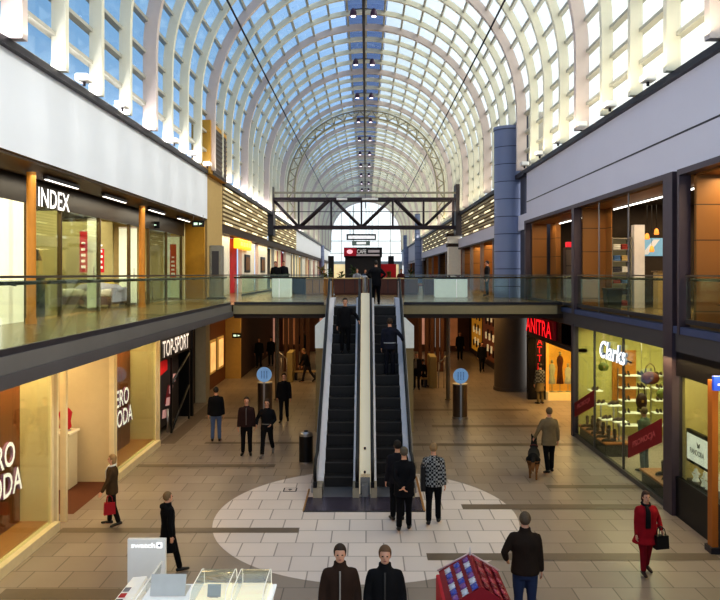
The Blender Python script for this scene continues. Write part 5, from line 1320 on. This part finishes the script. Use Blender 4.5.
# waste bin, sign posts
t = thing('waste_bin', 'black cylindrical waste bin with steel top standing left of escalators', 'bin', (XW(306, 22.2), 22.2, 0))
xx = XW(306, 22.2)
q = MB(); q.cyl((xx, 22.2), .2, .03, .78, 24); q.build('drum', black, t)
q = MB(); q.cyl((xx, 22.2), .21, 0, .04, 24); q.build('foot_ring', steel, t)
q = MB(); q.cyl((xx, 22.2), .205, .78, .825, 24); q.lathe((xx, 22.2, .82), [(.2, 0), (.19, .05), (.1, .08)], 20); q.build('lid', steel, t)
q = MB(); q.lathe((xx, 22.2, .895), [(.06, 0), (.06, .03), (.05, .035)], 12); q.build('ashtray', darkst, t)
bluesign = M('sign_disc_blue', (136, 180, 230), rough=.4, emit=.25, noise=.08)
for px_, Y, lab in ((265, 29.4, 'round pale blue sign on a steel drum left of the escalators'), (460, 29.0, 'round pale blue sign on a steel drum right of the escalators')):
    x = XW(px_, Y)
    t = thing('directory_post', lab, 'sign', (x, Y, 0))
    q = MB(); q.cyl((x, Y), .28, .0, 1.3, 28); q.build('drum', M('drum_steel', (120, 104, 92), rough=.28, metal=.85, noise=.05), t)
    q = MB(); q.cyl((x, Y), .30, 0, .08, 28); q.build('foot_ring', steel, t)
    q = MB(); q.cyl((x, Y), .29, 1.28, 1.32, 28); q.build('rim', steel, t)
    q = MB(); q.box(x - .03, x + .03, Y - .31, Y - .28, .1, 1.35); q.tube([(x, Y - .2, 1.3), (x, Y - .2, 1.5)], .03, 8); q.build('stem', steel, t)
    q = MB(); q.tube([(x, Y - .24, 1.64), (x, Y - .2, 1.64)], .29, 32, smooth=False); q.build('disc', bluesign, t)
    q = MB()
    for k, dx in enumerate((-.12, -.02, .08)):
        for j in range(6): q.box(x + dx, x + dx + .04, Y - .245, Y - .24, 1.5 + j * .05, 1.53 + j * .05)
    q.build('print', M('sign_print_blue', (60, 110, 190), rough=.5), t)

# ------------------------------------------------------------------ near kiosk with white sign board
KY = 11.0
kw = M('kiosk_white', (242, 238, 230), rough=.35, emit=.16); ac = glass('acrylic', (242, 244, 240), refl=.07, edge=.6, haze=.06)  # slight emission added to the kiosk white
kx0, kx1 = XW(150, 10.6), XW(272, 10.6)
t = thing('kiosk_counter', 'white kiosk counter at the bottom left of the photo', 'counter', ((kx0 + kx1) / 2, 10.4, 0))
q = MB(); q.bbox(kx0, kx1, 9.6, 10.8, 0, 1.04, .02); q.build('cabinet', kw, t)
q = MB(); q.bbox(kx0 - .04, kx1 + .04, 9.55, 10.85, 1.04, 1.08, .012); q.build('worktop', M('kiosk_top', (236, 238, 240), rough=.25, emit=.25), t)  # emission added to the worktop white
t = thing('sign_board', 'tall white board with small white lettering and flag mark', 'sign', (XW(147, 11.5), 11.5, 0))
xa, xb = XW(128, 11.5), XW(166, 11.5)
q = MB(); q.bbox(xa, xb, 11.46, 11.54, .05, 1.5, .01); q.build('panel', M('board_white', (218, 216, 212), rough=.4, emit=.14, noise=.03), t)  # panel emission stands in for light on the board
q = MB(); q.box(xa - .02, xb + .02, 11.35, 11.65, 0, .05); q.build('base', steel, t)
q = MB(); letters(q, 'swatch', (xa + .06, 11.46, 1.37), (1, 0, 0), (0, 0, 1), (0, -1, 0), .36, .075, .004); q.build('lettering', [M('letters_bright', (255, 255, 255), emit=.7), M('letters_bright')], t)
q = MB(); q.box(xb - .13, xb - .05, 11.45, 11.46, 1.37, 1.45); q.build('flag_square', M('flag_grey', (246, 244, 244), emit=1.0), t)
q = MB(); q.box(xb - .098, xb - .082, 11.445, 11.45, 1.385, 1.435); q.box(xb - .115, xb - .065, 11.445, 11.45, 1.402, 1.418); q.build('flag_cross', M('flag_cross', (150, 150, 156)), t)
# sloped picture board
t = thing('sloped_display_board', 'sloping white display board with small dark and red pictures beside the white sign', 'display', (XW(140, 10.7), 10.6, 0))
A0 = Vector((XW(110, 10.1), 10.1, 1.09)); A1 = Vector((XW(128, 10.1), 10.1, 1.09)); B0 = Vector((XW(133, 10.95), 10.95, 1.13)); B1 = Vector((XW(147, 10.95), 10.95, 1.15))
q = MB(); dn = Vector((0, 0, -.05)); q.add([A0, A1, B1, B0, A0 + dn, A1 + dn, B1 + dn, B0 + dn], [(0, 1, 2, 3), (7, 6, 5, 4), (0, 4, 5, 1), (1, 5, 6, 2), (2, 6, 7, 3), (3, 7, 4, 0)]); q.build('board', kw, t)
for r_ in range(3):
    q = MB(); up_ = Vector((0, -.01, .012))
    def bl(u, v): return A0.lerp(A1, u).lerp(B0.lerp(B1, u), v) + up_
    q.add([bl(.1, .05 + r_ * .2), bl(.5, .05 + r_ * .2), bl(.5, .2 + r_ * .2), bl(.1, .2 + r_ * .2)], [(0, 1, 2, 3)]); q.build('picture', [M('pic_dark', (60, 56, 70), noise=.6, scale=14), M('pic_red', (190, 50, 54), noise=.5, scale=14), M('pic_grey', (130, 130, 140), noise=.6, scale=14)][r_], t)
q = MB(); q.prism([(A0.x + .02, 10.12), (A1.x - .01, 10.12), (B1.x - .01, 10.93), (B0.x + .02, 10.93)], 'z', 0, 1.03); q.build('pedestal', kw, t)
t = thing('divider_fin', 'slanted clear acrylic fin at the left end of the white kiosk counter', 'divider', (XW(146, 10.7), 10.6, 1.08))
q = MB(); q.add([(XW(128, 10.0), 10.0, 1.08), (XW(160, 11.1), 11.1, 1.08), (XW(162, 11.1), 11.1, 1.3), (XW(129, 10.0), 10.0, 1.1)], [(0, 1, 2, 3)]); q.build('clear_pane', ac, t)
q = MB(); q.tube([(XW(129, 10.0), 10.0, 1.1), (XW(162, 11.1), 11.1, 1.3)], .012, 6); q.build('edge_strip', kw, t)
# laptop
lx = XW(174, 10.75); lz = 1.08
t = thing('laptop', 'open silver laptop on the kiosk counter, lid back towards the camera', 'laptop', (lx, 10.6, lz))
al = M('laptop_silver', (206, 204, 200), rough=.5, metal=.1)
q = MB(); q.bbox(lx - .24, lx + .24, 10.42, 10.76, lz, lz + .02, .006); q.build('base', al, t)
q = MB(); q.obox(Matrix.Translation((lx, 10.44, lz + .15)) @ Matrix.Rotation(-.35, 4, 'X'), .24, .007, .14); q.build('lid', al, t)
q = MB(); q.box(lx - .06, lx + .06, 10.445, 10.45, lz + .04, lz + .05); q.tube([(lx - .2, 10.45, lz + .015), (lx + .2, 10.45, lz + .015)], .012, 6); q.build('hinge', M('hinge_grey', (110, 110, 112)), t)
# acrylic showcases
for i, (pa, pb) in enumerate(((202, 235), (241, 270))):
    xa, xb = XW(pa, 10.6), XW(pb, 10.6); z0 = 1.08
    t = thing('acrylic_showcase', '%s rounded clear acrylic showcase on the kiosk counter' % ('left' if i == 0 else 'right'), 'showcase', ((xa + xb) / 2, 10.4, z0))
    arch = [(9.85, z0 + .05), (9.85, z0 + .2), (9.9, z0 + .27), (10.0, z0 + .3), (10.6, z0 + .3), (10.7, z0 + .27), (10.75, z0 + .2), (10.75, z0 + .05)]
    q = MB(); n_ = len(arch)
    q.add([(xa, y, z) for y, z in arch] + [(xb, y, z) for y, z in arch], [(k, k + 1, n_ + k + 1, n_ + k) for k in range(n_ - 1)], 0, True)
    q.add([(xa, y, z) for y, z in arch], [list(range(n_))]); q.add([(xb, y, z) for y, z in arch], [list(range(n_))]); q.build('clear_cover', ac, t)
    q = MB(); q.bbox(xa - .01, xb + .01, 9.83, 10.77, z0, z0 + .05, .008); q.build('lit_tray', M('tray_lit', (255, 236, 206), emit=.55), t)
    q = MB()
    for xx in (xa, xb): q.tube([(xx, y, z) for y, z in arch], .007, 5)
    q.build('edge_trim', M('trim_bright', (240, 236, 226), rough=.2, emit=.3), t)
    if i == 0:
        w = thing('card_stand', 'small grey card stand under the left clear showcase cover', 'stand', ((xa + xb) / 2, 10.3, z0 + .05))
        xm = (xa + xb) / 2
        q = MB(); q.obox(Matrix.Translation((xm, 10.3, z0 + .13)) @ Matrix.Rotation(-.3, 4, 'X'), .09, .004, .08); q.build('card', M('card_grey', (176, 178, 182), rough=.5), w)
        q = MB(); q.box(xm - .06, xm + .06, 10.26, 10.36, z0 + .05, z0 + .06); q.build('foot', steel, w)

# ------------------------------------------------------------------ red stall with packets
SY0, SY1 = 10.0, 11.3; xs_ = XW(471, 11.0)
t = thing('red_stall', 'red market stall with tented top in the foreground, bottom right of centre', 'stall', (xs_, 10.65, 0))
redst = M('stall_red', (186, 14, 34), rough=.6, noise=.12)
q = MB(); q.bbox(xs_ - .49, xs_ + .45, SY0, SY1 - .1, 0, 1.08, .02); q.build('base_box', redst, t)
q = MB(); q.prism([(xs_ - .44, 1.08), (xs_ + .44, 1.08), (xs_ + .02, 1.34)], 'y', SY0 + .1, SY1); q.build('tent_top', M('stall_dark_red', (140, 14, 32), rough=.6, noise=.15), t)
q = MB(); q.tube([(xs_ + .02, SY1 - .05, 1.3), (xs_ + .02, SY1 - .05, 1.44), (xs_ + .02, SY1 - .05, 1.47)], [.014, .01, .003], 8); q.build('finial', M('finial_white', (230, 222, 222)), t)
q = MB()
for sd in (-1, 1): q.tube([(xs_ + .02, SY1 + .0, 1.35), (xs_ + sd * .46, SY1, 1.09)], .014, 6)
q.build('edge_piping', M('piping_pale', (220, 190, 190)), t)
pk = [M('packet_blue', (70, 80, 170), rough=.25, noise=.7, scale=30), M('packet_silver', (206, 204, 216), rough=.25, noise=.4, scale=30), M('packet_violet', (120, 70, 140), rough=.25, noise=.6, scale=30), M('packet_wine', (120, 20, 36), rough=.3, noise=.5, scale=30), M('packet_rose', (170, 60, 76), rough=.3, noise=.5, scale=30)]
sl = math.atan2(.26, .42)
for sd in (-1, 1):
    for r_ in range(3):
        for k in range(6):
            f = .2 + r_ * .3; x = xs_ + .02 + sd * (.43 * f); z = 1.34 - .26 * f + .022; y = SY0 + .2 + k * .185
            M4 = Matrix.Translation((x, y, z)) @ Matrix.Rotation(sd * sl, 4, 'Y')
            q = MB(); q.ell((0, 0, 0), (.052, .082, .022), 10, 6); q.box(-.05, .05, .07, .09, -.004, .004); q.box(-.05, .05, -.09, -.07, -.004, .004); q.xf(M4)
            mat_ = pk[(0, 1, 2)[(r_ + k) % 3]] if sd < 0 else pk[(3, 4)[(r_ + k) % 2]]
            tag(q.build('sweet_packet', mat_), '%s packet on red stall, %s slope, %s row below ridge, %s from front' % ('blue' if sd < 0 else 'dark red', 'left' if sd < 0 else 'right', ORD[r_], ORD[k]), 'packet', 'sweet packets on the red stall')

# ------------------------------------------------------------------ upper level: planters, cafe
pw = M('planter_white', (224, 230, 226), rough=.4, emit=.28)  # emission lifts the white, light painted into the planter material
for i, (pa, pb, Y, h) in enumerate(((272, 290.5, 35.5, .92), (435.5, 467.5, 35.5, .86))):
    xa, xb = XW(pa, Y), XW(pb, Y)
    t = thing('planter_box', '%s white box planter standing on the upper floor near the slab edge' % ('left' if i == 0 else 'right'), 'planter', ((xa + xb) / 2, Y, UP))
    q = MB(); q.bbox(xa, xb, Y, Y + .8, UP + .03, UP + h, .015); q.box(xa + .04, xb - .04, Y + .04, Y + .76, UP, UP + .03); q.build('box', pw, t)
    q = MB(); q.box(xa + .03, xb - .03, Y + .04, Y + .76, UP + h, UP + h + .05); q.build('dark_rim', black, t)
    rr = random.Random(i)
    q = MB()
    for k in range(26):
        x = xa + .1 + (xb - xa - .2) * rr.random(); y = Y + .1 + .6 * rr.random(); a = rr.random() * 6.28; L = .12 + .1 * rr.random()
        q.tube([(x, y, UP + h + .03), (x + .5 * L * math.cos(a), y + .5 * L * math.sin(a), UP + h + .03 + L * .7), (x + L * math.cos(a), y + L * math.sin(a), UP + h + .03 + L * .6)], [.01, .03, .004], 5)
    if i: q.build('plants', M('plant_red_green', (96, 46, 34), noise=.5, scale=9), t)
    else: q.build('plants', M('plant_green', (58, 84, 40), noise=.4, scale=9), t)
cb_ = M('counter_wood', (172, 122, 62), rough=.4, noise=.15); cd = M('counter_maroon', (98, 56, 44), rough=.4, noise=.15)
def counter(label, xa, xb, Y, h, m, d=1.0):
    t = thing('cafe_counter', label, 'counter', ((xa + xb) / 2, Y, UP))
    q = MB(); q.bbox(xa, xb, Y, Y + d, UP + .06, UP + h, .015); q.box(xa + .03, xb - .03, Y + .04, Y + d - .04, UP, UP + .06); q.build('front_panel', m, t)
    q = MB(); q.bbox(xa + .005, xb - .005, Y - .05, Y + d + .05, UP + h, UP + h + .06, .01); q.build('worktop', M('worktop_sand', (228, 200, 146), rough=.4), t)
    for k in range(3):
        q = MB(); q.box(xa + (xb - xa) * (k + .98) / 4 - .01, xa + (xb - xa) * (k + 1.02) / 4, Y - .006, Y, UP + .1, UP + h - .05); q.build('joint_strip', darkst, t)
counter('brown wooden cafe counter behind the escalator heads, left section', XW(306, 40), XW(333, 40), 40, .84, cb_)
counter('dark maroon cafe counter directly behind the escalator heads', XW(334, 40), XW(376, 40), 40, .84, cd)
counter('dark maroon cafe counter right of the person at the escalator top', XW(378, 40), XW(418, 40), 40, .84, cd)
counter('dark low cafe counter between white planter and wooden counter', XW(291, 41.5), XW(305, 41.5), 41.5, .9, M('counter_black', (40, 30, 28)))
counter('dark maroon low counter behind the right white planter', XW(424, 40), XW(436, 40), 40, .84, cd)
def cafe_table(x, Y, lab):
    t = thing('cafe_table', lab, 'table', (x, Y, UP))
    q = MB(); q.cyl((x, Y), .38, UP + .72, UP + .75, 20); q.build('tabletop', M('cafe_top', (160, 120, 70)), t)
    q = MB(); q.tube([(x, Y, UP), (x, Y, UP + .72)], .035, 8); q.build('pedestal', darkst, t)
    q = MB(); q.cyl((x, Y), .24, UP, UP + .03, 16); q.build('base', darkst, t)
def potted(x, Y, h, lab, col=(60, 86, 40), seed=0):
    t = thing('potted_plant', lab, 'plant', (x, Y, UP)); rr = random.Random(seed)
    q = MB(); q.lathe((x, Y, UP), [(.18, 0), (.24, .4), (.26, .42), (.22, .42)], 14); q.build('pot', M('pot_brown', (120, 84, 50)), t)
    q = MB(); q.tube([(x, Y, UP + .4), (x + .02, Y, UP + .4 + h * .5)], .02, 6); q.build('stem', M('stem_brown', (90, 66, 40)), t)
    q = MB()
    for k in range(40):
        a = rr.random() * 6.28; e = rr.random() * 1.4 - .2; L = .2 + .25 * rr.random(); z = UP + .45 + h * .6 * rr.random()
        d = Vector((math.cos(a) * math.cos(e), math.sin(a) * math.cos(e), math.sin(e)))
        p = Vector((x, Y, z)); q.tube([p, p + d * L * .5, p + d * L - Vector((0, 0, .05))], [(.008, .006), (.05, .008), (.004, .003)], 5)
    q.build('foliage', M('leaf_%d' % seed, col, noise=.4, rough=.6, scale=8), t)
fab = [M('chair_red', (150, 30, 30)), M('chair_tan', (170, 130, 80)), M('chair_black', (40, 36, 34))]
k = 0
for j, Y in enumerate((44, 49, 55)):
    for i, x in enumerate((-3.4, -1.6, .6, 2.6)):
        x += .3 * (j % 2)
        cafe_table(x, Y, 'round cafe table, %s row behind the counters, %s from the left' % (ORD[j], ORD[i]))
        for e, sd in enumerate((-1, 1)):
            chair('cafe_chair', 'cafe chair on the %s side of the %s table in %s row' % ('left' if sd < 0 else 'right', ORD[i], ORD[j]), (x + sd * .62, Y, UP), PI / 2 * sd, fab[(i + j) % 3], M('chair_legs'), 'cafe chairs behind the counters')
        k += 1
for i, (px_, Y, h, c) in enumerate(((322, 42.5, .9, (110, 104, 40)), (341, 43, .7, (80, 88, 40)), (353, 47, .9, (60, 84, 44)), (389, 43, .6, (90, 90, 44)), (410, 46, .8, (50, 76, 40)), (330, 52, .8, (70, 90, 50)), (432, 46, .5, (130, 40, 40)))):
    potted(XW(px_, Y), Y, h * 1.7, ('%s leafy potted plant from the left among the cafe tables' % ORD[i]), c, i)
# cafe kiosk with signs further back
Y = 70.0
xa, xb = XW(345, Y), XW(381, Y)
t = thing('cafe_kiosk', 'black cafe kiosk block with red and black sign band far down the hall', 'kiosk', ((xa + xb) / 2, Y, UP))
q = MB(); q.bbox(xa, xb, Y, Y + 3, UP, ZW(257, Y), .03); q.build('body', M('kiosk_black', (40, 36, 38), rough=.5, noise=.2), t)
q = MB(); q.box(xa - .1, xb + .1, Y - .2, Y + 3.1, ZW(257, Y), ZW(247.5, Y)); q.build('sign_band', M('band_black', (26, 20, 24)), t)
q = MB(); q.box(xa - .1, XW(356.5, Y), Y - .25, Y - .2, ZW(256, Y), ZW(248, Y)); q.build('sign_red_panel', M('band_red', (150, 16, 40), emit=.3), t)
q = MB(); q.tube([(XW(349.8, Y), Y - .3, ZW(251.8, Y)), (XW(349.8, Y), Y - .25, ZW(251.8, Y))], [(.28, .2), (.28, .2)], 20, smooth=False, up=(1, 0, 0)); q.build('sign_oval', M('oval_pink', (236, 180, 190), emit=.7), t)
q = MB(); letters(q, 'CAFE', (XW(357, Y), Y - .2, ZW(253.5, Y)), (1, 0, 0), (0, 0, 1), (0, -1, 0), .85, .36, .04); q.build('lettering', [M('letters_pale'), letside], t)
q = MB(); q.box(XW(368, Y), XW(379.5, Y), Y - .23, Y - .2, ZW(252.6, Y), ZW(250, Y)); q.box(XW(350, Y), XW(379.5, Y), Y - .23, Y - .2, ZW(256, Y), ZW(254.2, Y)); q.build('print', M('print_soft', (170, 160, 164), emit=.3), t)
q = MB(); q.box(xb - .15, xb + 1.4, Y + .2, Y + 2.5, UP, ZW(264, Y)); q.build('red_annex', M('annex_red', (176, 24, 34), emit=.15), t)
Y = 78.0
t = thing('hanging_sign', 'black framed white hanging sign above the cafe kiosk', 'sign', (XW(361.5, Y), Y, ZW(240, Y)))
q = MB(); q.box(XW(346.5, Y), XW(376, Y), Y, Y + .15, ZW(240, Y), ZW(234, Y)); q.build('board', M('band_black'), t)
q = MB(); q.box(XW(348, Y), XW(374.8, Y), Y - .03, Y, ZW(238.8, Y), ZW(235.6, Y)); q.build('print_line', M('print_bright', (226, 224, 226), emit=.7, noise=.35, scale=5), t)
q = MB()
for px_ in (350, 372): q.tube([(XW(px_, Y), Y + .07, ZW(234, Y)), (XW(px_, Y), Y + .07, 12.0)], .03, 5)
q.build('hanger', darkst, t)
Y = 84.0
t = thing('hanging_sign', 'smaller pale green-grey hanging sign between the two dark signs', 'sign', (XW(361, Y), Y, ZW(246, Y)))
q = MB(); q.box(XW(352, Y), XW(370, Y), Y, Y + .15, ZW(245.5, Y), ZW(241, Y)); q.build('board', M('board_sage', (120, 136, 132)), t)
q = MB(); q.box(XW(356.5, Y), XW(366, Y), Y - .03, Y, ZW(244.3, Y), ZW(242, Y)); q.build('print_line', M('print_bright', (226, 224, 226), emit=.7), t)
q = MB()
for px_ in (353, 369): q.tube([(XW(px_, Y), Y + .07, ZW(241, Y)), (XW(px_, Y), Y + .07, 13.0)], .03, 5)
q.build('hanger', darkst, t)
# tall speaker posts far off
for i, px_ in enumerate((331, 391)):
    Y = 75.0; x = XW(px_, Y)
    t = thing('banner_column', 'dark slim advertising column %s of the far cafe kiosk' % ('left' if i == 0 else 'right'), 'column', (x, Y, UP))
    q = MB(); q.box(x - .28, x + .28, Y - .2, Y + .2, UP, ZW(256, Y)); q.build('shaft', M('kiosk_black'), t)
    q = MB(); q.box(x - .38, x + .38, Y - .3, Y + .3, UP, UP + .15); q.build('base', darkst, t)

remesh_all()

# ------------------------------------------------------------------ light
def area(name, loc, rot, sx, sy, power, col):
    l = bpy.data.lights.new(name, 'AREA'); l.shape = 'RECTANGLE'; l.size = sx; l.size_y = sy; l.energy = power; l.color = col
    o = bpy.data.objects.new(name, l); COL.objects.link(o); o.location = loc; o.rotation_euler = rot; return o
warm = (1, .76, .42); warm2 = (1, .84, .6); yell = (1, .90, .62)
DOWN = (0, 0, 0)
area('left_window_near', (-6.9, 13.3, 3.9), (0, math.radians(20), 0), .4, 7, 330, warm)
area('left_window_far', (-6.9, 22.2, 3.9), (0, math.radians(20), 0), .4, 3, 150, warm)
area('left_entrance', (-8.4, 18.6, 3.9), DOWN, 1.6, 2.2, 70, warm)
area('sport_shop', (-6.0, 27, 3.95), (0, math.radians(35), 0), .3, 4, 40, (1, .85, .7))
area('upper_left_front', (-8.6, 19.5, 7.6), DOWN, .8, 8, 260, warm2)
area('upper_left_back', (-11, 26, 7.6), DOWN, 3, 10, 380, warm2)
area('upper_left_near', (-10, 12, 7.6), DOWN, 3, 6, 200, warm2)
area('gallery_soffit', (-7.2, 22, 7.68), DOWN, .3, 18, 90, warm2)
area('under_left_gallery', (-5.8, 20, 3.95), DOWN, .4, 20, 150, (1, .72, .34))
area('right_front_spill', (6.75, 15.5, 3.6), DOWN, .3, 5, 60, (1, .72, .36))
area('under_slab_left', (-4.5, 38, 3.9), DOWN, 3, 6, 120, (1, .68, .3))
area('under_slab_right', (5, 39, 3.9), DOWN, 2.5, 8, 150, (1, .66, .28))
area('under_slab_back', (0, 50, 3.9), DOWN, 8, 3, 120, warm)
area('recess_red_shop', (8.3, 30.3, 3.6), DOWN, 1.2, 4, 260, (1, .66, .24))
area('shoe_shop', (9.2, 22.5, 3.7), DOWN, 3, 5, 270, yell)
area('shoe_window', (7.6, 22, 3.7), DOWN, .3, 7, 60, yell)
area('near_right_shop', (7.5, 14.5, 3.6), DOWN, .5, 5, 70, yell)
area('upper_right_mid', (10, 21.5, 7.7), DOWN, 2.5, 6, 150, warm2)
area('upper_right_mid_front', (7.7, 21.5, 7.6), DOWN, .3, 6, 70, warm)
area('upper_right_far', (9.5, 29.5, 7.7), DOWN, 2, 5, 70, warm2)
area('upper_right_far_front', (7.7, 29.5, 7.6), DOWN, .3, 6, 50, warm)
area('upper_right_near', (7.9, 14, 7.6), DOWN, .6, 5, 120, warm)
area('far_left_shops', (-7.2, 48, 7.5), (0, 0, 0), .4, 18, 140, warm)
area('far_right_shops', (7.8, 48, 7.3), (0, 0, 0), .6, 16, 150, warm)

area('ledge_uplights_left', (-6.55, 60, 10.2), (math.radians(180), 0, 0), .25, 100, 300, (1, .88, .68))
area('ledge_uplights_right', (6.55, 22, 10.2), (math.radians(180), 0, 0), .25, 20, 190, (1, .88, .62))
area('ledge_uplights_right_far', (6.55, 76, 10.2), (math.radians(180), 0, 0), .25, 70, 420, (1, .88, .62))
for nm, y0, L, pw in (('fascia_fill_near', 19, 28, 700), ('fascia_fill_far', 60, 46, 500)):  # added fill strips, hidden behind the ledge, to brighten the right fascia
    fl = area(nm, (-7.2, y0, 10.25), (0, 0, 0), .08, L, pw, (.96, .95, 1))
    fl.rotation_euler = (0, math.radians(-83), 0)
sun = bpy.data.lights.new('sun', 'SUN'); sun.energy = 2.6; sun.angle = math.radians(6); sun.color = (1, .96, .88)
so = bpy.data.objects.new('sun', sun); COL.objects.link(so)
so.rotation_euler = Vector((-.82, .18, -.55)).to_track_quat('-Z', 'Y').to_euler()

w = bpy.data.worlds.new('sky'); scene.world = w; w.use_nodes = True
nt = w.node_tree; nt.nodes.clear()
out = nt.nodes.new('ShaderNodeOutputWorld'); bg = nt.nodes.new('ShaderNodeBackground')
tc = nt.nodes.new('ShaderNodeTexCoord'); sp_ = nt.nodes.new('ShaderNodeSeparateXYZ'); nt.links.new(tc.outputs['Generated'], sp_.inputs[0])
mr = nt.nodes.new('ShaderNodeMapRange'); mr.inputs[1].default_value = -.7; mr.inputs[2].default_value = .7; nt.links.new(sp_.outputs[0], mr.inputs[0])
nz = nt.nodes.new('ShaderNodeTexNoise'); nz.inputs['Scale'].default_value = 3.2; nz.inputs['Detail'].default_value = 5; nt.links.new(tc.outputs['Generated'], nz.inputs['Vector'])
ad = nt.nodes.new('ShaderNodeMath'); ad.operation = 'MULTIPLY_ADD'; ad.inputs[1].default_value = .5; ad.inputs[2].default_value = -.25; nt.links.new(nz.outputs['Fac'], ad.inputs[0])
a2 = nt.nodes.new('ShaderNodeMath'); a2.operation = 'ADD'; nt.links.new(mr.outputs[0], a2.inputs[0]); nt.links.new(ad.outputs[0], a2.inputs[1])
cr = nt.nodes.new('ShaderNodeValToRGB'); e = cr.color_ramp.elements
e[0].position = .0; e[0].color = (.12, .23, .36, 1); e[1].position = 1.0; e[1].color = (1.2, 1.2, 1.16, 1)
x1 = e.new(.30); x1.color = (.24, .39, .55, 1); x2 = e.new(.55); x2.color = (.46, .62, .86, 1); x3 = e.new(.75); x3.color = (.86, .95, 1.0, 1)
m3 = nt.nodes.new('ShaderNodeMapRange'); m3.inputs[1].default_value = .982; m3.inputs[2].default_value = .998; m3.inputs[3].default_value = 0; m3.inputs[4].default_value = .34
nt.links.new(sp_.outputs[1], m3.inputs[0])
a3 = nt.nodes.new('ShaderNodeMath'); a3.operation = 'ADD'; nt.links.new(a2.outputs[0], a3.inputs[0]); nt.links.new(m3.outputs[0], a3.inputs[1])
nt.links.new(a3.outputs[0], cr.inputs[0]); nt.links.new(cr.outputs[0], bg.inputs[0]); bg.inputs[1].default_value = 1.35
nt.links.new(bg.outputs[0], out.inputs[0])

# ------------------------------------------------------------------ camera
cam = bpy.data.cameras.new('camera'); co = bpy.data.objects.new('camera', cam); COL.objects.link(co)
co.location = (0, 0, EYE); co.rotation_euler = (PI / 2, 0, 0)
cam.sensor_fit = 'HORIZONTAL'; cam.sensor_width = 36; cam.lens = F / 720 * 36
cam.shift_x = -6 / 720; cam.shift_y = -26 / 720; cam.clip_end = 500
scene.camera = co
scene.view_settings.view_transform = 'Standard'
scene.view_settings.look = 'Medium High Contrast'
scene.view_settings.exposure = 0.0
scene.cycles.use_denoising = True
scene.cycles.max_bounces = 8; scene.cycles.transparent_max_bounces = 24
